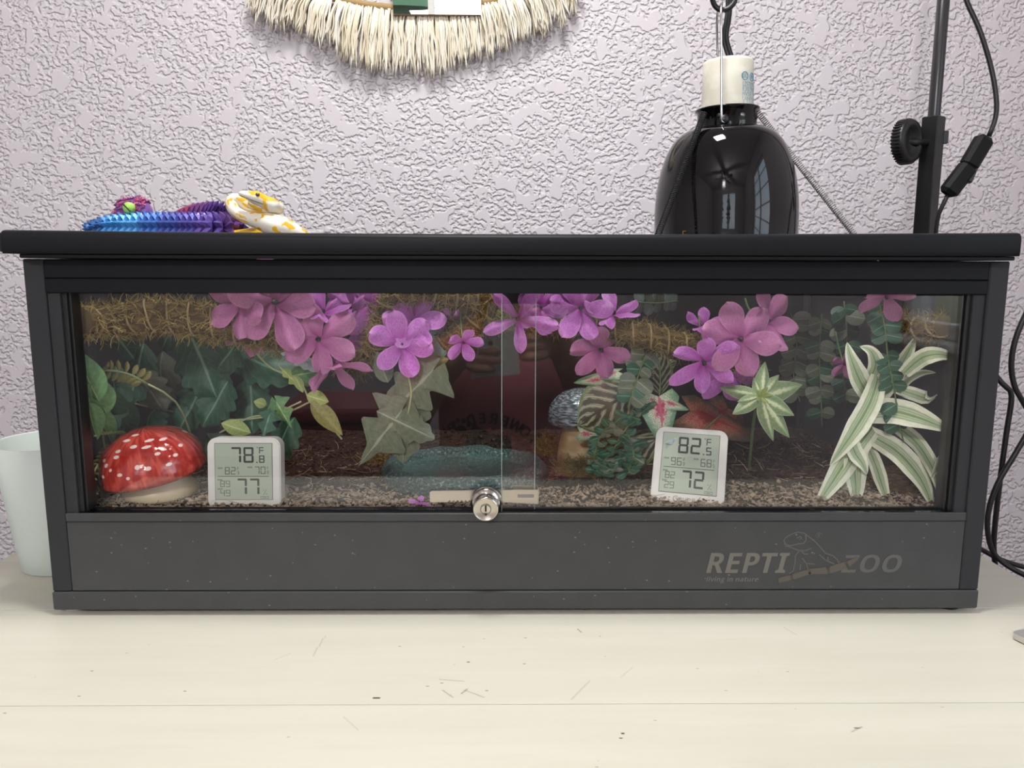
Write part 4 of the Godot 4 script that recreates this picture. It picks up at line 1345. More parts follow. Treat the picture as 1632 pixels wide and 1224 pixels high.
		leaf("leaf", t, leafm(a[0], 0.12, -0.25), M[a[7]], ati(a[1], a[2], a[6]), ati(a[3], a[4], a[6] + 0.008), a[5], N)
	# large grey-green leaves
	t = plant("broad_leaf_spray", "broad grey-green lobed leaves hanging beside the bowl", "plant", ati(650, 600, -0.065))
	sprig(t, [[618, 540, -0.08], [640, 575, -0.07], [655, 620, -0.062], [650, 660, -0.06]], M.palestem)
	leaf("leaf", t, leafm("ivy", 0.1, -0.2), M.grey, ati(690, 590, -0.064), ati(612, 668, -0.058), 1.05, N)
	leaf("leaf", t, leafm("lobed", 0.1, -0.2), M.grey, ati(600, 655, -0.060), ati(692, 700, -0.054), 0.55, N)
	leaf("leaf", t, leafm("ivy", 0.1, -0.2), M.grey, ati(640, 655, -0.06), ati(566, 748, -0.055), 1.0, N)
	leaf("leaf", t, leafm("lobed", 0.1, -0.15), M.grey, ati(648, 600, -0.068), ati(640, 740, -0.058), 0.6, N)
	leaf("leaf", t, leafm("lance", 0.1, -0.2), M.grey, ati(618, 610, -0.07), ati(600, 560, -0.07), 0.6, N)
	leaf("leaf", t, leafm("oval", 0.1, -0.2), M.teal, ati(678, 580, -0.085), ati(706, 518, -0.085), 0.72, N, "pale teal leaf")
	leaf("leaf", t, leafm("lance", 0.15, -0.3), M.green, ati(610, 584, -0.08), ati(634, 566, -0.075), 0.45, N, "bright green leaf")
	leaf("leaf", t, leafm("lance", 0.15, -0.3), M.olive, ati(680, 580, -0.08), ati(714, 572, -0.075), 0.55, N)
	# patterned calathea beside the silvery toadstool
	t = plant("calathea_plant", "calathea with dark striped leaves leaning on the silvery toadstool", "plant", ati(1010, 700, -0.15))
	sprig(t, [[1000, 752, -0.15], [1010, 700, -0.15], [1000, 650, -0.14], [990, 640, -0.135]], M.stem)
	sprig(t, [[1000, 752, -0.15], [1040, 690, -0.15], [1052, 620, -0.16], [1050, 570, -0.17]], M.stem)
	leaf("leaf", t, leafm("oval", 0.12, -0.15), M.calathea, ati(1016, 618, -0.125), ati(922, 676, -0.115), 0.82, N)
	leaf("leaf", t, leafm("oval", 0.15, -0.2), M.calathea, ati(1066, 690, -0.115), ati(950, 752, -0.105), 0.40, N + Vector3(0.2, 0.5, 0))
	leaf("leaf", t, leafm("oval", 0.12, -0.15), M.calathea, ati(1052, 630, -0.17), ati(1052, 558, -0.165), 0.62, N)
	leaf("leaf", t, leafm("oval", 0.12, -0.15), M.calathea, ati(1030, 600, -0.17), ati(1080, 575, -0.17), 0.5, N)
	for a in [[925, 690, 960, 695, 0.8], [960, 604, 915, 610, 0.5]]:
		leaf("leaf", t, leafm("heart", 0.1, -0.2), M.caladium, ati(a[0], a[1], -0.13), ati(a[2], a[3], -0.125), a[4], N)
	# caladium
	t = plant("caladium_plant", "caladium with red-hearted cream and green leaves", "plant", ati(1060, 680, -0.13))
	sprig(t, [[1075, 760, -0.14], [1080, 700, -0.14], [1062, 650, -0.13]], M.stem)
	sprig(t, [[1075, 760, -0.14], [1110, 700, -0.18], [1150, 660, -0.19]], M.stem)
	leaf("leaf", t, leafm("heart", 0.25, -0.3), M.caladium, ati(1050, 632, -0.12), ati(1062, 706, -0.095), 1.05, Vector3(0.1, 0.5, 1))
	leaf("leaf", t, leafm("heart", 0.2, -0.3), M.caladium, ati(1060, 640, -0.12), ati(1098, 650, -0.11), 0.7, Vector3(0.1, 0.6, 1))
	leaf("leaf", t, leafm("heart", 0.1, -0.15), M.caladium, ati(985, 592, -0.14), ati(920, 600, -0.13), 0.55, Vector3(0.1, 1, 0.4))
	var redcal := leafy(texmat(M.caladium.albedo_texture.get_image(), 0.45, "c9705a"), 0.3)
	leaf("leaf", t, leafm("heart", 0.2, -0.2), redcal, ati(1100, 655, -0.20), ati(1215, 690, -0.17), 0.75, Vector3(0, 0.9, 1), "rusty red mottled leaf")
	leaf("leaf", t, leafm("heart", 0.2, -0.2), redcal, ati(1160, 650, -0.21), ati(1100, 690, -0.17), 0.8, Vector3(0, 0.9, 1), "rusty red mottled leaf")
	leaf("leaf", t, leafm("lance", 0.25, -0.3), M.silver, ati(1060, 705, -0.09), ati(1108, 680, -0.10), 0.22, Vector3(-0.2, 0.9, 0.7))
	# small-leaved ground cover
	t = plant("small_leaf_creeper", "small-leaved dark green creeper in front of the calathea", "plant", ati(985, 735, -0.11))
	var stems := [[[1040, 640, -0.12], [1000, 680, -0.11], [975, 720, -0.105], [950, 750, -0.10]], [[1000, 690, -0.11], [1010, 725, -0.10], [1000, 752, -0.10]], [[1010, 660, -0.115], [960, 690, -0.11], [945, 740, -0.105]], [[1020, 700, -0.11], [985, 740, -0.10], [960, 757, -0.10]]]
	for s in stems:
		var p := sprig(t, s, M.stem, 0.0009)
		for i in range(1, 16):
			for q in [-1.0, 1.0]:
				var d := Vector3(q * rng.randf_range(0.4, 1.0), rng.randf_range(-0.3, 0.8), rng.randf_range(0, 0.8)).normalized() * rng.randf_range(0.009, 0.015)
				leaf("leaf", t, leafm("oval", 0.15, -0.3), M.dark if rng.randf() < 0.8 else M.grey, p[i], p[i] + d, 0.6, Vector3(rng.randf_range(-0.5, 0.5), 0.6, 1))
	# eucalyptus with round leaves
	for e in [["eucalyptus sprig with clear round leaves above the calathea", [[1030, 560, -0.11], [1020, 590, -0.10], [1010, 620, -0.095], [1000, 650, -0.09]], 6, 0.019, "grey", "dark"], ["eucalyptus sprig under the lid above the long vine", [[1080, 480, -0.15], [1050, 483, -0.14], [1020, 482, -0.13], [1005, 480, -0.13]], 5, 0.014, "clear", "grey"], ["dark green round-leaved string hanging in front of the spider plant", [[1398, 470, -0.075], [1410, 520, -0.07], [1415, 570, -0.068], [1425, 620, -0.066], [1432, 670, -0.066], [1440, 705, -0.066]], 11, 0.016, "dark", "dark"], ["faint eucalyptus sprig hanging beside the star-shaped plant", [[1310, 500, -0.2], [1306, 560, -0.2], [1308, 620, -0.2], [1310, 680, -0.2]], 9, 0.019, "grey", "dark"], ["second faint eucalyptus sprig deep in the right corner", [[1345, 480, -0.24], [1350, 540, -0.24], [1345, 600, -0.24], [1350, 650, -0.24]], 8, 0.022, "dark", "grey"], ["eucalyptus sprig hanging behind the big pink flower", [[1260, 500, -0.22], [1270, 540, -0.22], [1265, 600, -0.22], [1275, 640, -0.22]], 8, 0.022, "grey", "grey"]]:
		t = plant("eucalyptus_sprig", e[0], "plant", ati(e[1][0][0], e[1][0][1], e[1][0][2]), "eucalyptus sprigs")
		var p := sprig(t, e[1], M.stem, 0.0009)
		for i in e[2]:
			var k := int(1 + 14.0 * i / e[2])
			for q in [-1.0, 1.0]:
				var tg: Vector3 = (p[mini(k + 1, 15)] - p[k - 1]).normalized()
				var sd := tg.cross(Vector3(0, 0, 1)).normalized()
				leaf("leaf", t, leafm("round", 0.1, -0.2), M[e[4]] if (i + int(q)) % 3 else M[e[5]], p[k], p[k] + (sd * q + tg * 0.3 + Vector3(0, 0, rng.randf_range(-0.3, 0.5))).normalized() * e[3] * rng.randf_range(0.75, 1.1), 0.9, Vector3(rng.randf_range(-0.5, 0.5), rng.randf_range(0, 0.6), 1))
	# star-shaped variegated plant
	var sc := ati(1214, 632, -0.075)
	t = plant("star_leaf_plant", "star-shaped pale green plant with cream-centred pointed leaves", "plant", sc)
	for a in [[1147, 617, 0.34], [1170, 660, 0.42], [1202, 600, 0.45], [1245, 596, 0.42], [1284, 612, 0.42], [1268, 662, 0.45], [1262, 698, 0.36], [1236, 704, 0.30], [1178, 640, 0.35], [1222, 575, 0.4]]:
		var tip := ati(a[0], a[1], -0.066 if a[1] > 620 else -0.085)
		leaf("leaf", t, leafm("lance", 0.12, -0.3), M.star, sc, tip, a[2] * 1.05, N)
	for k in 5:
		var an := TAU * k / 5.0
		leaf("heart_leaf", t, leafm("lance", 0.1, -0.4), M.lime, sc, sc + Vector3(cos(an) * 0.008, sin(an) * 0.008 + 0.003, 0.010), 0.4, Vector3(-cos(an), -sin(an), 1))
	wpart("stem", tubem(curve([sc, sc + Vector3(0.01, -0.03, -0.05), Vector3(sc.x + 0.02, 0.10, sc.z - 0.09)], 10), 0.0016, 6), M.stem, t)
	# spider plant with long variegated straps
	var hub := ati(1400, 655, -0.10)
	t = plant("spider_plant", "spider plant with long white-edged green strap leaves", "plant", hub)
	for a in [
		[[[1400, 600, -0.075], [1385, 645, -0.065], [1352, 700, -0.058], [1322, 742, -0.058]], 0.0205],
		[[[1372, 668, -0.085], [1410, 615, -0.075], [1440, 575, -0.072], [1461, 534, -0.075]], 0.0195],
		[[[1440, 595, -0.06], [1470, 570, -0.045], [1500, 565, -0.037], [1530, 574, -0.032]], 0.0150],
		[[[1430, 625, -0.09], [1450, 603, -0.08], [1470, 594, -0.075], [1492, 594, -0.07]], 0.0075],
		[[[1430, 620, -0.095], [1455, 628, -0.085], [1475, 634, -0.08], [1494, 630, -0.075]], 0.0130],
		[[[1368, 660, -0.080], [1420, 655, -0.068], [1470, 668, -0.05], [1519, 689, -0.038]], 0.0235],
		[[[1392, 640, -0.09], [1372, 610, -0.072], [1356, 570, -0.068], [1350, 545, -0.075]], 0.0195],
		[[[1378, 612, -0.085], [1395, 585, -0.07], [1388, 560, -0.066], [1370, 552, -0.07]], 0.0170],
		[[[1392, 680, -0.085], [1352, 730, -0.07], [1322, 775, -0.06], [1296, 814, -0.055]], 0.0215],
		[[[1372, 690, -0.085], [1362, 735, -0.07], [1364, 780, -0.062], [1364, 814, -0.058]], 0.0215],
		[[[1352, 690, -0.07], [1362, 720, -0.06], [1375, 740, -0.055], [1382, 756, -0.055]], 0.0150],
		[[[1378, 700, -0.09], [1395, 740, -0.075], [1408, 780, -0.066], [1420, 816, -0.06]], 0.0135],
		[[[1380, 690, -0.085], [1430, 720, -0.070], [1468, 765, -0.055], [1488, 814, -0.045]], 0.0205],
		[[[1415, 670, -0.09], [1460, 705, -0.08], [1490, 755, -0.06], [1504, 812, -0.045]], 0.0155],
		[[[1532, 690, -0.032], [1515, 715, -0.036], [1498, 738, -0.04], [1484, 762, -0.043]], 0.0120],
		[[[1300, 812, -0.10], [1330, 790, -0.10], [1370, 740, -0.10], [1390, 690, -0.1]], 0.008]]:
		var p := pathi(a[0], 18)
		wpart("strap_leaf", strapm(p, a[1] * 1.15, Vector3(0, 0.25, 1)), M.strap, t)
	wpart("crown", tubem(curve([hub + Vector3(0, 0.01, 0), hub + Vector3(0, -0.03, -0.01), Vector3(hub.x + 0.02, 0.12, hub.z - 0.02)], 8), [0.006, 0.009, 0.012], 8), M.stem, t)

func build_flowers() -> void:
	var N := Vector3(0, -0.05, 1)
	flower("large pink six-petalled silk flower facing the doors above the ivy", 508, 540, -0.055, 0.041, Vector3(-0.05, -0.05, 1), "pink", 6, 0.45, 0.2)
	flower("drooping pink silk flower hanging below the large pink one", 530, 578, -0.070, 0.042, Vector3(0.25, -1, 0.5), "pink", 5, 0.2, 0.75, Vector3.ZERO, 0.42)
	flower("wide dusty pink silk flower under the lid over the left vine", 440, 482, -0.050, 0.050, Vector3(-0.1, 0.1, 1), "pink", 6, 0.2, 0.3)
	flower("dusty pink silk flower at the header beside the left vine", 385, 482, -0.060, 0.040, Vector3(-0.3, 0.1, 1), "pink", 6, 0.5, 0.35)
	flower("pink silk bloom peeping out below the left vine", 393, 538, -0.090, 0.028, Vector3(-0.3, -0.9, 0.6), "pink", 5, 0.1, 0.4)
	flower("violet silk flower with upright petals behind the large pink one", 515, 500, -0.075, 0.040, Vector3(0.2, 0.8, 0.6), "petal", 5, 0.0, 0.7, Vector3.ZERO, 0.45)
	flower("bright violet silk flower pressed against the lid beside the loop", 590, 488, -0.100, 0.036, Vector3(0.1, 0.2, 1), "petal", 6, 0.2, 0.35)
	flower("violet silk bud opening left of the vine loop", 560, 490, -0.085, 0.032, Vector3(-0.5, 0.3, 0.8), "petal", 5, 0.5, 0.8, Vector3.ZERO, 0.5)
	flower("violet silk bloom half hidden below the vine loop", 590, 525, -0.105, 0.034, Vector3(0.0, -0.1, 1), "petal", 6, 0.3, 0.4)
	flower("bright violet double silk flower in front of the teal leaf", 640, 548, -0.055, 0.036, Vector3(0.15, -0.05, 1), "petal", 6, 0.3, 0.35)
	flower("bright violet silk bloom layered on top of the double flower", 658, 512, -0.062, 0.034, Vector3(0.2, 0.35, 1), "petal", 6, 0.0, 0.3)
	flower("small violet silk flower with a bud hanging above the bowl", 738, 545, -0.060, 0.023, Vector3(0.3, -0.5, 1), "petal", 5, 0.5, 0.55)
	flower("narrow violet silk bloom on the bright moss behind the loop", 722, 512, -0.110, 0.022, Vector3(0.4, 0.8, 0.5), "petal", 5, 0.0, 0.6, Vector3.ZERO, 0.4)
	flower("spidery bright violet silk flower at the pane edge", 826, 508, -0.075, 0.040, Vector3(-0.2, 0.1, 1), "petal", 5, 0.75, 0.25, Vector3.ZERO, 0.38)
	flower("bright violet silk flower cut by the header above the long vine", 862, 490, -0.085, 0.030, Vector3(0.0, 0.3, 1), "petal", 6, 0.3, 0.4)
	flower("broad bright violet silk flower lying on the long vine", 925, 492, -0.080, 0.036, Vector3(0.1, 0.35, 1), "petal", 6, 0.1, 0.35)
	flower("violet silk bloom with one tall pointed petal on the long vine", 978, 502, -0.085, 0.036, Vector3(0.1, 0.9, 0.5), "petal", 5, 0.25, 0.5, Vector3.ZERO, 0.45)
	flower("dull pink silk flower hanging below the long vine", 958, 556, -0.110, 0.038, Vector3(0.1, -0.5, 1), "pink", 6, 0.2, 0.45)
	flower("largest pink silk flower with six round petals at the vine end", 1180, 540, -0.052, 0.0400, Vector3(0.0, -0.05, 1), "pink", 6, 0.15, 0.15, Vector3.ZERO, 0.66)
	flower("pink silk bloom turned right behind the largest flower", 1222, 512, -0.075, 0.036, Vector3(0.5, 0.3, 0.8), "pink", 6, 0.3, 0.5)
	flower("violet silk flower hanging below the end of the long vine", 1122, 576, -0.065, 0.040, Vector3(-0.1, -0.55, 0.9), "petal", 6, 0.4, 0.4, Vector3.ZERO, 0.5)
	flower("dark violet silk bloom behind the hanging violet one", 1160, 592, -0.095, 0.038, Vector3(0.2, -0.4, 0.8), "petal", 6, 0.0, 0.3)
	flower("small violet silk bloom standing on the end of the long vine", 1122, 520, -0.100, 0.024, Vector3(-0.1, 0.8, 0.6), "petal", 5, 0.3, 0.6)
	flower("pale pink silk flower at the header above the spider plant", 1412, 472, -0.060, 0.030, Vector3(-0.1, -0.7, 0.8), "pink", 5, 0.4, 0.4, Vector3.ZERO, 0.6)
	flower("small maroon pink silk bloom deep among the right sprigs", 1345, 580, -0.16, 0.020, Vector3(0, -0.4, 1), "pink", 5, 0.4, 0.4)
	flower("loose violet petals of a fallen silk flower behind the lock bar", 668, 800, -0.040, 0.012, Vector3(0, 1, 0.5), "petal", 4, 0.2, 0.1, ati(668, 806, -0.045))

# ------------------------------------------------------------------ on top of the lid
func spring(a: Vector3, b: Vector3, turns: int, r: float, wire: float) -> ArrayMesh:
	var pts := []
	var d := (b - a).normalized()
	var x := d.cross(Vector3(0, 0, 1)).normalized()
	var y := d.cross(x)
	for i in turns * 9 + 1:
		var an := TAU * i / 9.0
		pts.append(a.lerp(b, float(i) / (turns * 9)) + (x * cos(an) + y * sin(an)) * r)
	return tubem(pts, wire, 4)

func rolled(m: Mesh, r: float, lift: float) -> ArrayMesh:      # bend a flat mesh round an upright cylinder
	var out := ArrayMesh.new()
	for k in m.get_surface_count():
		var a := m.surface_get_arrays(k)
		var v: PackedVector3Array = a[Mesh.ARRAY_VERTEX]
		for i in v.size():
			var an := v[i].x / r
			var rr := r + lift + v[i].z
			v[i] = Vector3(sin(an) * rr, v[i].y, cos(an) * rr)
		a[Mesh.ARRAY_VERTEX] = v
		a[Mesh.ARRAY_NORMAL] = null
		a[Mesh.ARRAY_TANGENT] = null
		out.add_surface_from_arrays(Mesh.PRIMITIVE_TRIANGLES, a)
	return out

func build_top() -> void:
	# ---- heat lamp
	var z := -0.20
	var base := 0.3658
	var c := Vector3(at(1156, 360, z).x, base, z)
	var R := 0.0822
	var yn := at(1160, 206, z).y - base        # foot of the neck
	var yt := at(1160, 175, z).y - base        # rim of the neck
	var lamp := thing("heat_lamp", "glossy black dome heat lamp standing on the terrarium lid", "lamp", c)
	var prof := [Vector2(R - 0.002, 0.0), Vector2(R, 0.001), Vector2(R + 0.0012, 0.004), Vector2(R, 0.007), Vector2(R, 0.034)]
	for i in 16:
		var a := PI / 2 * (i + 1) / 16.0
		prof.append(Vector2(lerpf(0.033, R, pow(cos(a), 0.82)), 0.034 + (yn - 0.034) * pow(sin(a), 1.0)))
	prof.append(Vector2(0.0335, yn + 0.001))
	part("dome", lathem(prof, 64), M.glossblack, lamp)
	part("neck", lathem([Vector2(0.0335, yn), Vector2(0.0335, yt - 0.004), Vector2(0.0365, yt - 0.0015), Vector2(0.0365, yt), Vector2(0.030, yt)], 48), M.glossblack, lamp)
	for k in 8:
		var an := TAU * k / 8.0 + 0.25
		part("vent_hole", lathem([Vector2(0.0028, -0.0004), Vector2(0.0028, 0.0004), Vector2(0.0001, 0.0004)], 14, Transform3D(Basis(Vector3.UP, an) * Basis(Vector3.RIGHT, PI / 2), Basis(Vector3.UP, an) * Vector3(0, yn + 0.010, 0.0336))), M.wire if k == 0 else M.blackgroove, lamp)
	# ceramic socket
	var ys := at(1160, 97, z).y - base
	var soc := part("socket", lathem([Vector2(0.0292, yt - 0.002), Vector2(0.0290, yt + 0.02), Vector2(0.0284, ys - 0.004), Vector2(0.0272, ys - 0.001), Vector2(0.024, ys), Vector2(0.001, ys + 0.0015)], 40), texmat(speckle("d8d4c4", "e2dfd1", 81, 0.02), 0.55), lamp, Transform3D(), "off-white ceramic socket")
	var blue := mat("4f9ab8", 0.5)
	var rows := [["LISTED  260Y", 0.0], ["E307916", 1.0], ["HVSE 15.11", 2.0], ["LAMPHOLDER", 3.0], ["250V 660W", 4.0]]
	var y1 := at(1180, 133, z + 0.028).y - base
	for r in rows:
		var tm := words(r[0], 0.0040, 0.0002)
		tm.horizontal_alignment = HORIZONTAL_ALIGNMENT_LEFT
		part("printed_lettering", rolled(tm, 0.0287, 0.0003), blue, soc, Transform3D(Basis(Vector3.UP, 0.30), Vector3(0, y1 - r[1] * 0.0053, 0)))
	for k in 2:
		var an := 0.42 + 0.42 * k
		var cb := Basis(Vector3.UP, an)
		part("printed_ring", lathem([Vector2(0.0040, -0.0002), Vector2(0.0040, 0.0003), Vector2(0.0047, 0.0003), Vector2(0.0047, -0.0002)], 20, Transform3D(cb * Basis(Vector3.RIGHT, PI / 2), cb * Vector3(0, y1 + 0.0085, 0.0288))), blue, soc)
		var tm := words("UL" if k == 0 else "N", 0.006, 0.0003)
		part("printed_mark", tm, blue, soc, Transform3D(cb, cb * Vector3(0, y1 + 0.0085, 0.0289)))
	# wire bail, rivet, carabiner
	var p0 := at(1155, 192, z + 0.036)
	var p1 := at(1158, 20, z + 0.030)
	var p2 := at(1160, 4, z + 0.01)
	wpart("wire_bail", tubem(curve([p0 + Vector3(0.003, -0.002, 0), p0, p0.lerp(p1, 0.5), p1, p2, p2 + Vector3(0, -0.012, -0.02), Vector3(c.x, base + yt + 0.03, z - 0.036), Vector3(c.x, base + yn + 0.010, z - 0.036)], 40), 0.0014, 8), mat("c9c9cb", 0.25, 1.0), lamp)
	wpart("rivet", lathem([Vector2(0.0055, -0.001), Vector2(0.0052, 0.002), Vector2(0.0035, 0.0038), Vector2(0.0002, 0.0042)], 16, Transform3D(Basis(Vector3.RIGHT, PI / 2), at(1159, 190, z + 0.0335))), M.plastic, lamp)
	var sp := wpart("tension_spring", spring(at(1211, 178, z + 0.005), at(1362, 379, -0.14), 78, 0.0032, 0.0006), M.wire, lamp, "grey steel coil spring")
	part("spring_end", tubem(curve([at(1203, 172, z + 0.012), at(1208, 173, z + 0.008), at(1213, 180, z + 0.005)], 6), 0.0008, 5), M.wire, sp)
	wpart("tension_spring", spring(at(1128, 178, z + 0.033), at(1048, 373, -0.105), 74, 0.0031, 0.0006), mat("3f3f41", 0.4, 0.6), lamp, "dark steel coil spring")
	part("printed_mark", rolled(words("E", 0.012, 0.0002), R, 0.0004), mat("8a7430", 0.5), lamp, Transform3D(Basis(Vector3.UP, -0.83), Vector3(0, 0.014, 0)))
	for k in 2:
		wpart("cord", tubem(curve([Vector3(c.x + 0.002 + 0.004 * k, base + ys, z), at(1161 + 5 * k, 60, z - 0.005), at(1168 + 4 * k, 20, z - 0.01), at(1172 + 3 * k, -60, z - 0.02)], 16), 0.0026, 8), M.plastic, lamp)
	lamp.rotation.z = 0.024
	# ---- stand with sleeve, knob and arm
	var ps := Vector3(at(1474, 362, -0.30).x, 0.0, -0.30)
	var st := thing("lamp_stand", "black telescopic lamp stand with a ribbed knob beside the heat lamp", "stand", Vector3(ps.x, 0, ps.z))
	var turn := Basis(Vector3.UP, 0.62)
	var ytop := at(1485, 186, -0.30).y
	part("sleeve", boxm(Vector3(0, (ytop + 0.008) / 2, 0), Vector3(0.021, ytop - 0.008, 0.021), 0.0012, turn), M.plastic, st)
	part("pole", lathem([Vector2(0.0075, ytop - 0.01), Vector2(0.0075, 1.02), Vector2(0.0005, 1.02)], 20), mat("3a3a3c", 0.28, 0.4), st)
	part("base_plate", boxm(Vector3(0.0, 0.004, 0.0), Vector3(0.055, 0.008, 0.16), 0.002), M.plastic, st)
	var arm_end := at(1162, -260, z)
	arm_end.y = 1.0
	part("arm", tubem(curve([Vector3(0, 0.99, 0), Vector3(0, 1.01, 0.005), Vector3(-0.03, 1.02, 0.02), arm_end + Vector3(-ps.x, 0.02, -ps.z) + Vector3(0.03, 0, 0), arm_end + Vector3(-ps.x, 0.0, -ps.z)], 20), 0.0065, 10), M.plastic, st)
	var kc := at(1445, 226, -0.285) - st.position
	var kd := (Vector3(0.58, 0.02, 0.81)).normalized()
	var kx := kd.cross(Vector3.UP).normalized()
	var kxf := Transform3D(Basis(kx, kd, kx.cross(kd)), kc)
	var kn := part("knob", lathem([Vector2(0.0235, -0.008), Vector2(0.0265, -0.006), Vector2(0.0275, 0.004), Vector2(0.0255, 0.0085), Vector2(0.018, 0.0085), Vector2(0.017, 0.004), Vector2(0.001, 0.004)], 40, kxf), M.plastic, st)
	for k in 40:
		var an := TAU * k / 40.0
		part("rib", boxm(kxf * Vector3(cos(an) * 0.0275, -0.001, sin(an) * 0.0275), Vector3(0.0016, 0.0115, 0.0022), 0.0004, kxf.basis * Basis(Vector3.UP, -an)), M.plastic, kn)
	part("screw", tubem([kc, kc.lerp(Vector3(0, kc.y, 0), 0.8)], 0.005, 12), M.plastic, st)
	part("clip_tab", boxm(at(1505, 219, -0.30) - st.position, Vector3(0.008, 0.016, 0.007), 0.0008), M.plastic, st)
	# cable hook between arm and bail
	var hk := thing("carabiner", "black carabiner holding the lamp's wire bail and cords", "hook", p2 + Vector3(-0.0045, 0, 0))
	var ring := []
	for i in 33:
		var an := TAU * i / 32.0
		ring.append(Vector3(sin(an) * 0.0135, 0.010 + 0.018 * -cos(an), 0.002 * sin(an * 2.0)))
	part("loop", tubem(ring, 0.0030, 8, false), M.plastic, hk)
	part("strap", tubem(curve([Vector3(0, 0.026, 0), Vector3(0, 0.1, 0), Vector3(arm_end.x - p2.x, 1.014 - p2.y, arm_end.z - p2.z)], 10), 0.002, 6), M.plastic, hk)
	# ---- inline switch on its cord
	var sw := thing("inline_switch", "black rocker switch hanging on a cord beside the lamp stand", "switch", at(1544, 266, -0.27))
	wpart("cord", tubem(path([[1522, -60, -0.30], [1540, 0, -0.29], [1562, 50, -0.28], [1580, 110, -0.275], [1588, 160, -0.27], [1586, 190, -0.27], [1576, 217, -0.27]], 30), 0.0030, 8), M.plastic, sw)
	wpart("cord", tubem(path([[1512, 308, -0.27], [1502, 328, -0.272], [1494, 350, -0.275], [1490, 400, -0.28], [1488, 520, -0.29]], 20), 0.0028, 8), M.plastic, sw)
	var sa := at(1573, 218, -0.27)
	var sb := at(1511, 310, -0.27)
	var dd := (sb - sa).normalized()
	var nn := Vector3(dd.y, -dd.x, 0).normalized() * -1.0
	if nn.x < 0:
		nn = -nn
	var sbs := Basis(nn, -dd, nn.cross(-dd))
	var sst := S()
	cbox(sst, sa.lerp(sb, 0.27), Vector3(0.0215, sa.distance_to(sb) * 0.52, 0.018), 0.0045, sbs * Basis(Vector3.BACK, 0.07))
	cbox(sst, sa.lerp(sb, 0.74), Vector3(0.0215, sa.distance_to(sb) * 0.54, 0.018), 0.0045, sbs * Basis(Vector3.BACK, -0.07))
	wpart("switch_body", done(sst), mat("161617", 0.6, 0.0, 0.3), sw)
	wpart("rocker", boxm(sa.lerp(sb, 0.58) + nn * 0.010, Vector3(0.007, 0.022, 0.012), 0.002, Basis(nn, -dd, nn.cross(-dd)) * Basis(Vector3.BACK, 0.22)), M.plastic, sw)
	build_toys()

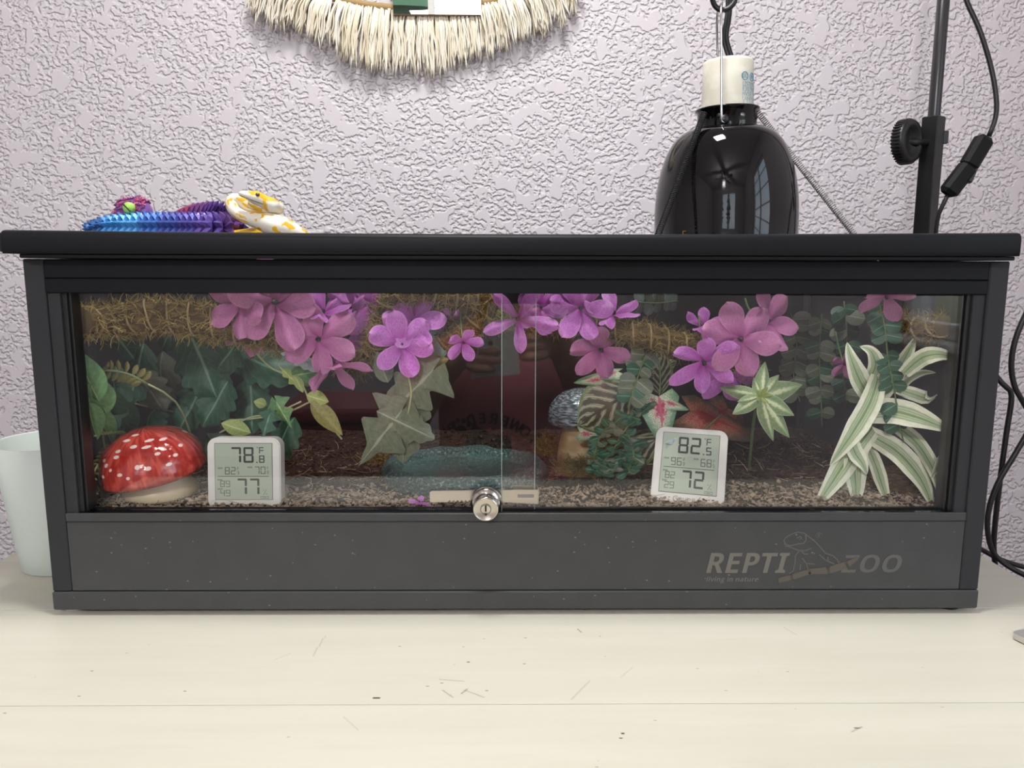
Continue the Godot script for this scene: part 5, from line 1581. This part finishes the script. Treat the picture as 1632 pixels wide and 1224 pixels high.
func build_toys() -> void:
	# ---- spiky dragon serpent, printed in links
	var zt := -0.13
	var ly := 0.3658
	var d := thing("dragon_toy", "spiky articulated dragon serpent toy shaded from blue to purple", "toy", at(250, 365, zt))
	var star := func(spikes: int) -> ArrayMesh:                  # one link: a ring of scale tips round a waist
		var st := S()
		st.set_smooth_group(-1)
		for k in spikes:
			var a0 := TAU * (k - 0.5) / spikes
			var a1 := TAU * k / spikes
			var a2 := TAU * (k + 0.5) / spikes
			var tip := Vector3(cos(a1) * 1.08, -0.30, sin(a1) * 1.08)
			var l := Vector3(cos(a0) * 0.82, 0.05, sin(a0) * 0.82)
			var r := Vector3(cos(a2) * 0.82, 0.05, sin(a2) * 0.82)
			var i0 := Vector3(cos(a0) * 0.60, 0.5, sin(a0) * 0.60)
			var i1 := Vector3(cos(a2) * 0.60, 0.5, sin(a2) * 0.60)
			var ridge := Vector3(cos(a1) * 0.98, 0.15, sin(a1) * 0.98)
			for tri in [[tip, l, ridge], [tip, ridge, r], [l, i0, ridge], [ridge, i0, i1], [ridge, i1, r], [i0, Vector3(0, 0.55, 0), i1], [tip, r, Vector3(0, -0.2, 0)], [tip, Vector3(0, -0.2, 0), l]]:
				face(st, tri, Vector3(0, 0.1, 0))
		return done(st)
	var link: ArrayMesh = star.call(10)
	var hues := ["2f5f9a", "3f86c9", "4f9ad8", "3a6ab8", "3d4f9e", "4a4598", "5c4796", "6e4a92", "4a3570"]
	var mats := []
	for h in hues:
		var m := mat(h, 0.28)
		m.metallic = 0.25
		mats.append(m)
	var upper := ["3a2a5c", "5c3f86", "7a4a86", "a84f78", "c4607e", "8a4a8a"]
	var umats := []
	for h in upper:
		var m := mat(h, 0.28)
		m.metallic = 0.25
		umats.append(m)
	var lay := func(p: Array, r, ms: Array) -> void:
		for i in range(0, p.size() - 1):
			var t: Vector3 = (p[mini(i + 1, p.size() - 1)] - p[maxi(i - 1, 0)]).normalized()
			var x := t.cross(Vector3(0, 0, 1)).normalized()
			var rr := rad(r, i, p.size())
			part("link", link, ms[int(float(i) / p.size() * ms.size())], d, Transform3D(Basis(x * rr, t * 0.0125, x.cross(t) * rr), p[i] - d.position))
	var low := ly + 0.0175
	var L := func(px: float, py: float, z: float, y := -1.0) -> Vector3:
		var q := at(px, py, z)
		if y > 0.0:
			q.y = y
		return q
	lay.call(curve([L.call(143, 355, zt, low - 0.004), L.call(170, 352, zt, low), L.call(230, 352, zt, low), L.call(300, 352, zt, low), L.call(350, 352, zt, low), L.call(366, 352, zt - 0.03, low)], 26), [0.010, 0.0155, 0.017, 0.017, 0.017, 0.018], mats)
	lay.call(curve([L.call(366, 350, zt - 0.035, low + 0.002), L.call(345, 338, zt - 0.045, low + 0.008), L.call(305, 336, zt - 0.045, low + 0.010), L.call(270, 343, zt - 0.045, low + 0.006), L.call(240, 344, zt - 0.04, low + 0.008)], 20), [0.021, 0.024, 0.019, 0.012, 0.012], umats)
	# head with ridged brow
	var hst := S()
	var hb := []
	var h0: Vector3 = at(225, 338, zt - 0.02)
	var h1: Vector3 = at(184, 345, zt - 0.01)
	hb.append([h0, h0.lerp(h1, 0.45) + Vector3(0, 0.003, 0), 0.0125, 0.0125])
	hb.append([h0.lerp(h1, 0.45), h1, 0.0120, 0.0055])
	hb.append([h0 + Vector3(-0.004, 0.005, 0), h0.lerp(h1, 0.6) + Vector3(0, 0.008, 0.002), 0.010, 0.007])
	var pink := Color("b0527c").srgb_to_linear()
	var pur := Color("7d55a0").srgb_to_linear()
	nets(hst, hb, 0.0024, 0.005, func(p: Vector3) -> Color: return pink.lerp(pur, smoothstep(h1.x, h0.x - 0.004, p.x)))
	hst.generate_normals()
	var hm := mat("ffffff", 0.3)
	hm.vertex_color_use_as_albedo = true
	hm.metallic = 0.15
	wpart("head", hst.commit(), hm, d)
	for i in 170:
		var f := rng.randf()
		var a := rng.randf_range(-0.5, 2.0)
		var q := h0.lerp(h1, f * 1.3 - 0.3)
		for step in 60:
			if field(hb, q, 0.005) > 0.0003:
				break
			q += Vector3(0, sin(a), cos(a)) * 0.0004
		if q.distance_to(at(203, 332, zt + 0.002)) < 0.0068:
			continue
		part("head_scale", boxm(Vector3.ZERO, Vector3(0.0048, 0.0016, 0.0022), 0.0005, Basis(Vector3.BACK, 0.35) * Basis(Vector3.RIGHT, -a + PI / 2)), umats[rng.randi_range(2, 5)], d, Transform3D(Basis(), q - d.position))
	var ec := at(204, 331, zt + 0.0005)
	var eye := wpart("eye", lathem([Vector2(0.0062, -0.004), Vector2(0.0060, 0.0), Vector2(0.0044, 0.0026), Vector2(0.0002, 0.0036)], 20, Transform3D(Basis(Vector3.RIGHT, PI / 2), ec)), mat("a6d860", 0.15), d, "lime green eye")
	part("pupil", boxm(ec + Vector3(0, 0, 0.003), Vector3(0.0016, 0.0115, 0.0016), 0.0005, Basis(Vector3.BACK, 0.75)), M.blackgroove, eye)
	# ---- white and yellow snake figure
	var s := thing("snake_figure", "white snake figurine with yellow blotches raising its head", "toy", at(430, 365, -0.11))
	var simg := Image.create(128, 512, false, Image.FORMAT_RGB8)
	var sn := noise(91, 0.045, 2)
	for y in 512:
		for x in 128:
			var f := x / 128.0 * TAU
			var v := sn.get_noise_3d(cos(f) * 20.0, sin(f) * 20.0, y * 0.55)
			simg.set_pixel(x, y, Color("efe9dc").lerp(Color("f0b81e"), smoothstep(0.14, 0.24, v)))
	var sm := texmat(simg, 0.35)
	var zz := -0.105
	var pts := path([[396, 324, zz + 0.004], [412, 328, zz + 0.002], [432, 331, zz - 0.004], [442, 331, zz - 0.016], [424, 332, zz - 0.02], [398, 328, zz - 0.012], [382, 320, zz - 0.008], [373, 318, zz - 0.006], [369, 324, zz - 0.004], [374, 336, zz], [390, 346, zz], [412, 352, zz], [440, 360, zz], [485, 376, zz - 0.01]], 70)
	wpart("body", tubem(pts, [0.0045, 0.0062, 0.0068, 0.0072, 0.0072, 0.0070, 0.0068, 0.0066, 0.0062, 0.0066, 0.0085, 0.0115, 0.0125, 0.010, 0.006], 16), sm, s)
	var tst := S()
	var hw := Color("f1ecdf").srgb_to_linear()
	var hyl := Color("eeb420").srgb_to_linear()
	var a0 := at(386, 309, zz + 0.010)
	var a1 := at(408, 315, zz + 0.008)
	var a2 := at(432, 327, zz + 0.002)
	nets(tst, [[a0, a1, 0.0038, 0.0072, Vector3(1, 0.85, 1.1)], [a1, a2, 0.0072, 0.0075, Vector3(1, 0.9, 1.1)], [a2, at(442, 331, zz - 0.010), 0.0075, 0.007]], 0.0018, 0.003, func(p: Vector3) -> Color:
		var f: float = clampf((p.x - a0.x) / (a2.x - a0.x), 0, 1)
		return hyl if (f > 0.80 and f < 0.94) or (p.y > lerpf(a0.y, a2.y, f) + 0.0035 and f > 0.25) else hw)
	tst.generate_normals()
	var tmx := mat("ffffff", 0.3)
	tmx.vertex_color_use_as_albedo = true
	wpart("head", tst.commit(), tmx, s)
	wpart("mouth_line", tubem(curve([a0 + Vector3(-0.002, -0.0015, 0.0042), a1 + Vector3(-0.002, -0.0030, 0.0076), a1.lerp(a2, 0.6) + Vector3(0, -0.0026, 0.0076)], 10), 0.0004, 4), mat("6f6a58", 0.5), s)
	var se := at(410, 310, zz + 0.0155)
	wpart("eye", lathem([Vector2(0.0021, -0.0015), Vector2(0.0018, 0.0004), Vector2(0.0001, 0.001)], 12, Transform3D(Basis(Vector3.RIGHT, PI / 2), se)), mat("55583a", 0.1), s)
	# yellow coil of the body lying on the mesh
	var coil := curve([Vector3(at(366, 366, zz - 0.03).x, ly + 0.009, zz - 0.03), Vector3(at(420, 366, zz - 0.02).x, ly + 0.009, zz - 0.02), Vector3(at(470, 366, zz - 0.03).x, ly + 0.009, zz - 0.03), pts[69]], 20)
	wpart("tail_coil", tubem(coil, [0.006, 0.0095, 0.0095, 0.006], 12), mat("e3b52a", 0.4), s, "yellow coil of the tail")

# ------------------------------------------------------------------ beside the terrarium and on the wall
func build_around() -> void:
	# frosted cup
	var cc := Vector3(-0.526, 0.0, -0.135)
	var cup := thing("frosted_cup", "frosted white plastic cup standing left of the terrarium", "cup", cc)
	var fm := mat("e2ebe5", 0.5)
	fm.backlight_enabled = true
	fm.backlight = Color(0.7, 0.72, 0.7)
	part("cup_wall", lathem([Vector2(0.001, 0.001), Vector2(0.040, 0.0), Vector2(0.0435, 0.003), Vector2(0.0465, 0.03), Vector2(0.0610, 0.148), Vector2(0.0600, 0.1485), Vector2(0.0590, 0.147), Vector2(0.0445, 0.03), Vector2(0.041, 0.005), Vector2(0.001, 0.004)], 48), fm, cup)
	# cables on the right
	var cab := [
		["black cable looping out towards the wall beside the terrarium", [[1650, 470, -0.27], [1622, 530, -0.27], [1612, 575, -0.27], [1616, 612, -0.27], [1630, 640, -0.27], [1660, 690, -0.27]]],
		["black cable coming from behind the terrarium and falling straight", [[1580, 590, -0.30], [1598, 612, -0.295], [1612, 630, -0.29], [1604, 690, -0.29], [1592, 780, -0.29], [1584, 860, -0.29], [1586, 900, -0.29]]],
		["black cable bowing out and running along the table edge", [[1655, 660, -0.28], [1620, 720, -0.28], [1588, 775, -0.28], [1574, 825, -0.28], [1578, 868, -0.28], [1594, 893, -0.275], [1632, 916, -0.26], [1690, 940, -0.25]]],
		["black cable lying low behind the table corner", [[1550, 868, -0.31], [1572, 880, -0.31], [1600, 894, -0.305], [1640, 906, -0.30], [1690, 920, -0.29]]]]
	for a in cab:
		var p := path(a[1], 40)
		var o := thing("power_cable", a[0], "cable", p[20], "black cables beside the terrarium")
		wpart("cable_sheath", tubem(p, 0.0036, 8), M.plastic, o)
	# corner of a thin silver device
	var lp := on(1609, 1017, 0.0)
	var ex1 := Basis(Vector3.UP, 0.33)
	var lt := thing("silver_device", "corner of a thin silver metal device at the table edge", "device", Vector3(lp.x, 0, lp.z) + ex1 * Vector3(0.043, 0, 0.031))
	var poly := PackedVector2Array()
	for k in 4:
		var qx: float = [0.037, -0.037, -0.037, 0.037][k]
		var qy: float = [0.025, 0.025, -0.025, -0.025][k]
		for j in 6:
			var an := PI / 2 * (k + j / 5.0)
			poly.append(Vector2(qx + 0.006 * cos(an), qy + 0.006 * sin(an)))
	var lb := ex1 * Basis(Vector3.RIGHT, -PI / 2)
	part("body", prism(poly, 0.0012, 0.0065), mat("d2d0cd", 0.35, 0.8), lt, Transform3D(lb, Vector3.ZERO))
	part("underside", prism(poly, 0.0, 0.0011), M.plastic, lt, Transform3D(lb * Basis.from_scale(Vector3(0.97, 0.97, 1)), Vector3.ZERO))
	# macrame mirror on the wall
	var zw := -0.65
	var mc := at(662, -118, zw + 0.012)
	var mac := thing("macrame_mirror", "square mirror with a wide cream macrame fringe on the wall", "mirror", Vector3(mc.x, mc.y, zw))
	var ringp := []
	for i in 41:
		var an := TAU * i / 40.0
		ringp.append(Vector3(cos(an) * 0.285, sin(an) * 0.128, 0.012))
	part("hoop", tubem(ringp, 0.006, 8, false), mat("a58a5c", 0.7), mac)
	var ml := at(626, 22, zw + 0.03)
	var mr := at(767, 22, zw + 0.03)
	var mw := mr.x - ml.x
	var tilt := Basis(Vector3.RIGHT, 0.12)
	var mpos := Vector3((ml.x + mr.x) / 2 - mc.x, ml.y - mc.y, 0.026)
	part("mirror_glass", boxm(Vector3(0, mw / 2, 0.0), Vector3(mw, mw, 0.004), 0.0004), mat("f4f6f5", 0.01, 1.0), mac, Transform3D(tilt, mpos))
	part("mirror_backing", boxm(Vector3(0, mw / 2, -0.0040), Vector3(mw + 0.001, mw + 0.001, 0.003), 0.0004), mat("b9925c", 0.6), mac, Transform3D(tilt, mpos))
	var creams := [mat("efe8d6", 0.85), mat("f4efe2", 0.85), mat("e9dfc6", 0.85)]
	for m in creams:
		m.backlight_enabled = true
		m.backlight = Color(0.2, 0.2, 0.18)
	var low := [[398, 14], [412, 30], [436, 46], [470, 52], [500, 62], [530, 76], [545, 100], [580, 108], [612, 116], [640, 108], [680, 116], [712, 112], [740, 98], [775, 86], [800, 72], [830, 64], [862, 52], [890, 42], [910, 24], [925, 4]]
	for i in 84:
		var px := 398.0 + 527.0 * i / 83.0
		var k := 0
		while k < low.size() - 2 and low[k + 1][0] < px:
			k += 1
		var f := clampf((px - low[k][0]) / float(low[k + 1][0] - low[k][0]), 0, 1)
		var py := lerpf(low[k][1], low[k + 1][1], f) + rng.randf_range(-13, 5)
		var end := at(px + rng.randf_range(-4, 4), py, zw + 0.012)
		var ex := end.x - mc.x
		var ct := clampf(ex * 0.9 / 0.285, -0.97, 0.97)
		var top := Vector3(mc.x + 0.285 * ct, mc.y - 0.128 * sqrt(1.0 - ct * ct), zw + 0.012)
		var zo := 0.003 if (px > 622 and px < 771) else rng.randf_range(0.003, 0.016)
		var st := S()
		var pinch := rng.randf_range(0.3, 1.7)
		for q in 8:
			var sx := rng.randf_range(-0.0062, 0.0062)
			var sz := rng.randf_range(-0.003, 0.006)
			var e := end + Vector3(sx * pinch, rng.randf_range(-0.012, 0.012), zo + sz)
			var m1 := Vector3(lerpf(top.x, end.x, 0.46) + sx + rng.randf_range(-0.004, 0.004), lerpf(top.y, end.y, 0.36), top.z + zo + sz + 0.003)
			var m2 := Vector3(lerpf(top.x, end.x, 0.80) + sx + rng.randf_range(-0.004, 0.004), lerpf(top.y, end.y, 0.68), top.z + zo + sz + 0.001)
			var p := curve([top + Vector3(sx * 0.6, 0, sz * 0.4), m1, m2, e], 11)
			tube(st, p, [0.0014, 0.0015, 0.0014, 0.0013, 0.0009], 5, true)
		wpart("fringe_tassel", done(st), creams[i % 3], mac)

# ------------------------------------------------------------------ the photographer, mirrored in the doors
func field(bones: Array, p: Vector3, k: float) -> float:
	var f := 1.0
	for b in bones:
		var ab: Vector3 = b[1] - b[0]
		var t := clampf((p - b[0]).dot(ab) / maxf(ab.length_squared(), 1e-9), 0.0, 1.0)
		var sq: Vector3 = b[4] if b.size() > 4 else Vector3.ONE
		f = smin(f, ((p - b[0] - ab * t) / sq).length() - lerpf(b[2], b[3], t), k)
	return f

func build_person() -> void:
	var fl := -0.75
	# stool
	var stool := thing("stool", "dark wooden stool under the seated photographer", "stool", Vector3(-0.02, fl, 1.20))
	var wood := mat("3c2c22", 0.5)
	part("seat", boxm(Vector3(0, 0.355, 0), Vector3(0.40, 0.03, 0.38), 0.008), wood, stool)
	for x in [-0.16, 0.16]:
		for z in [-0.15, 0.15]:
			part("leg", boxm(Vector3(x, 0.17, z), Vector3(0.035, 0.34, 0.035), 0.004), wood, stool)
	# hamper mirrored behind the bowl
	var hp := thing("laundry_hamper", "maroon fabric hamper standing beside the photographer", "hamper", Vector3(-0.44, fl, 1.20))
	var mar := texmat(speckle("7a3038", "8f3f46", 95, 0.05), 0.8)
	part("body", boxm(Vector3(0, 0.36, 0), Vector3(0.24, 0.72, 0.26), 0.012), mar, hp)
	part("rim", boxm(Vector3(0, 0.735, 0), Vector3(0.26, 0.035, 0.28), 0.01), mat("9a4a50", 0.7), hp)
	var t := thing("person", "person in a printed dusty pink t-shirt seated and holding up a phone", "person", Vector3(-0.02, fl, 1.10))
	var sq := Vector3(1, 1, 0.72)
	var torso := [[Vector3(-0.02, -0.20, 1.19), Vector3(-0.02, -0.04, 1.14), 0.165, 0.150, sq], [Vector3(-0.02, -0.04, 1.14), Vector3(-0.02, 0.08, 1.10), 0.150, 0.155, sq], [Vector3(-0.15, 0.10, 1.09), Vector3(0.11, 0.10, 1.09), 0.072, 0.072], [Vector3(-0.02, 0.12, 1.09), Vector3(-0.02, 0.24, 1.05), 0.075, 0.052]]
	var limbs := [
		[Vector3(-0.19, 0.10, 1.08), Vector3(-0.25, -0.03, 0.95), 0.062, 0.050], [Vector3(-0.25, -0.03, 0.95), Vector3(-0.115, 0.155, 0.815), 0.045, 0.027],
		[Vector3(0.15, 0.10, 1.08), Vector3(0.21, -0.03, 0.95), 0.062, 0.050], [Vector3(0.21, -0.03, 0.95), Vector3(0.10, 0.18, 0.815), 0.045, 0.027],
		[Vector3(-0.11, -0.23, 1.17), Vector3(-0.16, -0.26, 0.74), 0.088, 0.062], [Vector3(-0.16, -0.26, 0.74), Vector3(-0.16, -0.66, 0.80), 0.060, 0.040],
		[Vector3(0.07, -0.23, 1.17), Vector3(0.12, -0.26, 0.74), 0.088, 0.062], [Vector3(0.12, -0.26, 0.74), Vector3(0.12, -0.66, 0.80), 0.060, 0.040],
		[Vector3(-0.16, -0.70, 0.82), Vector3(-0.17, -0.715, 0.66), 0.042, 0.034], [Vector3(0.12, -0.70, 0.82), Vector3(0.13, -0.715, 0.66), 0.042, 0.034]]
	var shirt := Color("cf7f86").srgb_to_linear()
	var skin := Color("cfa088").srgb_to_linear()
	var jean := Color("2b3344").srgb_to_linear()
	var shoe := Color("4a4a4c").srgb_to_linear()
	var paint := func(p: Vector3) -> Color:
		if p.y < -0.665:
			return shoe
		if p.y < -0.165 and (p.z < 1.0 or p.y < -0.24):
			return jean
		if p.z < 0.985 or (p.y > 0.195 and absf(p.x + 0.02) < 0.085):
			return skin
		return shirt
	var st := S()
	nets(st, torso + limbs, 0.014, 0.035, paint)
	# head
	var hc := Vector3(-0.02, 0.36, 1.01)
	nets(st, [[hc + Vector3(0, 0.045, 0.01), hc + Vector3(0, -0.01, 0.0), 0.082, 0.076, Vector3(0.88, 1, 1.05)], [hc + Vector3(0, -0.04, -0.015), hc + Vector3(0, -0.085, -0.03), 0.058, 0.030], [hc + Vector3(0, -0.06, 0.02), hc + Vector3(0, -0.13, 0.045), 0.05, 0.05], [hc + Vector3(0, 0.015, -0.082), hc + Vector3(0, -0.022, -0.098), 0.008, 0.013], [hc + Vector3(-0.073, 0.012, 0.01), hc + Vector3(-0.073, -0.022, 0.005), 0.012, 0.009], [hc + Vector3(0.073, 0.012, 0.01), hc + Vector3(0.073, -0.022, 0.005), 0.012, 0.009], [hc + Vector3(-0.02, -0.052, -0.074), hc + Vector3(0.02, -0.052, -0.074), 0.008, 0.008]], 0.0055, 0.012, func(p: Vector3) -> Color:
		return Color("9a5a50").srgb_to_linear() if absf(p.y - hc.y + 0.052) < 0.008 and p.z < hc.z - 0.077 and absf(p.x - hc.x) < 0.026 else skin)
	# hands with five fingers closed on the grip and the phone
	for h in [[-1.0, Vector3(-0.100, 0.172, 0.805), 0.172], [1.0, Vector3(0.085, 0.198, 0.805), 0.205]]:
		var s: float = h[0]
		var w: Vector3 = h[1]
		var bones := [[w + Vector3(s * 0.012, -0.015, 0.008), w + Vector3(-s * 0.02, 0.004, -0.010), 0.027, 0.027, Vector3(1, 1.15, 0.7)]]
		for i in 4:
			var y := w.y + 0.026 - 0.0185 * i
			var l: float = [0.92, 1.0, 0.95, 0.78][i]
			bones.append([Vector3(w.x - s * 0.018, y, w.z - 0.016), Vector3(w.x - s * 0.040 * l, y - 0.002, w.z - 0.036), 0.0095, 0.0088])
			bones.append([Vector3(w.x - s * 0.040 * l, y - 0.002, w.z - 0.036), Vector3(w.x - s * 0.064 * l, y - 0.003, w.z - 0.040), 0.0088, 0.0080])
			bones.append([Vector3(w.x - s * 0.064 * l, y - 0.003, w.z - 0.040), Vector3(w.x - s * 0.080 * l, y - 0.004, w.z - 0.036), 0.0080, 0.0072])
		bones.append([Vector3(w.x, w.y + 0.018, w.z + 0.004), Vector3(w.x - s * 0.028, w.y + 0.048, w.z + 0.006), 0.0125, 0.0105])
		bones.append([Vector3(w.x - s * 0.028, w.y + 0.048, w.z + 0.006), Vector3(w.x - s * 0.050, w.y + 0.060, w.z + 0.002), 0.0105, 0.0085])
		nets(st, bones, 0.0040, 0.006, func(_p: Vector3) -> Color: return skin)
	st.generate_normals()
	var bm := mat("ffffff", 0.75)
	bm.vertex_color_use_as_albedo = true
	wpart("body", st.commit(), bm, t)
	var hair := S()
	nets(hair, [[hc + Vector3(0, 0.058, 0.025), hc + Vector3(0, 0.0, 0.045), 0.088, 0.085, Vector3(0.92, 1, 1.0)], [hc + Vector3(0, 0.0, 0.065), hc + Vector3(0, -0.12, 0.075), 0.07, 0.045], [hc + Vector3(-0.06, 0.06, -0.03), hc + Vector3(0.06, 0.075, -0.03), 0.035, 0.035]], 0.008, 0.02, func(_p: Vector3) -> Color: return Color("2a201a").srgb_to_linear())
	hair.generate_normals()
	var hm := mat("ffffff", 0.5)
	hm.vertex_color_use_as_albedo = true
	wpart("hair", hair.commit(), hm, t)
	for x in [-0.03, 0.03]:
		var e := wpart("eye", lathem([Vector2(0.011, -0.006), Vector2(0.010, 0.001), Vector2(0.006, 0.005), Vector2(0.0002, 0.006)], 14, Transform3D(Basis(Vector3.RIGHT, -PI / 2), hc + Vector3(x, 0.008, -0.075))), mat("eeeae4", 0.2), t)
		part("iris", lathem([Vector2(0.0052, 0.0), Vector2(0.004, 0.0012), Vector2(0.0002, 0.0014)], 12, Transform3D(Basis(Vector3.RIGHT, -PI / 2), hc + Vector3(x, 0.008, -0.0803))), mat("2f2018", 0.1), e)
	# the print on the shirt: words in an arc over a cat, with paw prints
	var ink := mat("1c1a20", 0.8)
	var surf := func(x: float, y: float) -> Vector3:
		var z := 0.80
		for i in 40:
			var d := field(torso, Vector3(x, y, z), 0.035)
			if d < 0.0015:
				break
			z += maxf(0.001, d * 0.6)
		return Vector3(x, y, z - 0.006)
	var turn := Basis(Vector3.UP, PI)
	var mid := at(778, 742, -1.03)
	var text := "POWERED BY"
	for i in text.length():
		if text[i] == " ":
			continue
		var an := lerpf(-0.98, 0.98, float(i) / (text.length() - 1))
		var p: Vector3 = surf.call(mid.x - sin(an) * 0.125, mid.y + cos(an) * 0.120 - 0.01)
		wpart("shirt_print", words(text[i], 0.036, 0.002, "Droid Sans", true), ink, t).transform = Transform3D(turn * Basis(Vector3.BACK, -an), p - t.position)
	for q in [at(733, 690, -1.03), at(866, 712, -1.03)]:
		for k in 5:
			var o: Vector3 = [Vector3(0, -0.004, 0), Vector3(-0.019, 0.012, 0), Vector3(-0.007, 0.021, 0), Vector3(0.007, 0.021, 0), Vector3(0.019, 0.012, 0)][k]
			var p: Vector3 = surf.call(q.x + o.x, q.y + o.y)
			var r := 0.0125 if k == 0 else 0.0055
			wpart("shirt_print", lathem([Vector2(r, -0.001), Vector2(r, 0.0008), Vector2(0.0002, 0.0008)], 14, Transform3D(Basis(Vector3.RIGHT, -PI / 2), p)), ink, t)
	var cat := PackedVector2Array([Vector2(-0.045, -0.03), Vector2(0.045, -0.03), Vector2(0.055, 0.0), Vector2(0.042, 0.03), Vector2(0.036, 0.052), Vector2(0.018, 0.036), Vector2(-0.004, 0.036), Vector2(-0.022, 0.05), Vector2(-0.028, 0.026), Vector2(-0.052, 0.02), Vector2(-0.056, -0.01)])
	var cp: Vector3 = surf.call(mid.x, mid.y + 0.045)
	wpart("shirt_print", prism(cat, -0.001, 0.001), ink, t).transform = Transform3D(Basis(Vector3.RIGHT, 0.1) * turn, cp + Vector3(0, 0, -0.002) - t.position)
	# phone and its pale grip
	var ph := thing("phone", "dark phone held up in landscape by the photographer", "phone", Vector3(0.045, 0.272, 0.737))
	part("case", boxm(Vector3(0, 0.0375, 0.0), Vector3(0.150, 0.075, 0.008), 0.003), M.plastic, ph)
	part("glass", boxm(Vector3(0, 0.0375, 0.0042), Vector3(0.143, 0.068, 0.0008), 0.0003), M.glossblack, ph)
	part("camera_bump", boxm(Vector3(-0.055, 0.052, -0.0045), Vector3(0.030, 0.034, 0.0015), 0.0006), M.plastic, ph)
	var gp := thing("phone_grip", "pale grey tapered grip under the held phone", "grip", Vector3(-0.030, 0.118, 0.790))
	var gst := S()
	gst.set_smooth_group(-1)
	var lo := [Vector3(-0.052, 0, -0.016), Vector3(0.048, 0.012, -0.016), Vector3(0.048, 0.012, 0.014), Vector3(-0.052, 0, 0.014)]
	var hi := [Vector3(-0.015, 0.155, -0.05), Vector3(0.035, 0.155, -0.05), Vector3(0.035, 0.155, -0.035), Vector3(-0.015, 0.155, -0.035)]
	var gc := Vector3(0, 0.08, -0.02)
	face(gst, lo.duplicate(), gc)
	face(gst, hi.duplicate(), gc)
	for k in 4:
		face(gst, [lo[k], lo[(k + 1) % 4], hi[(k + 1) % 4], hi[k]], gc)
	part("handle", done(gst), mat("eeeeea", 0.5), gp)

func _ready() -> void:
	rng.seed = 20240
	build_light()
	make_materials()
	build_room()
	build_table()
	build_terrarium()
	build_interior()
	build_top()
	build_around()
	build_person()
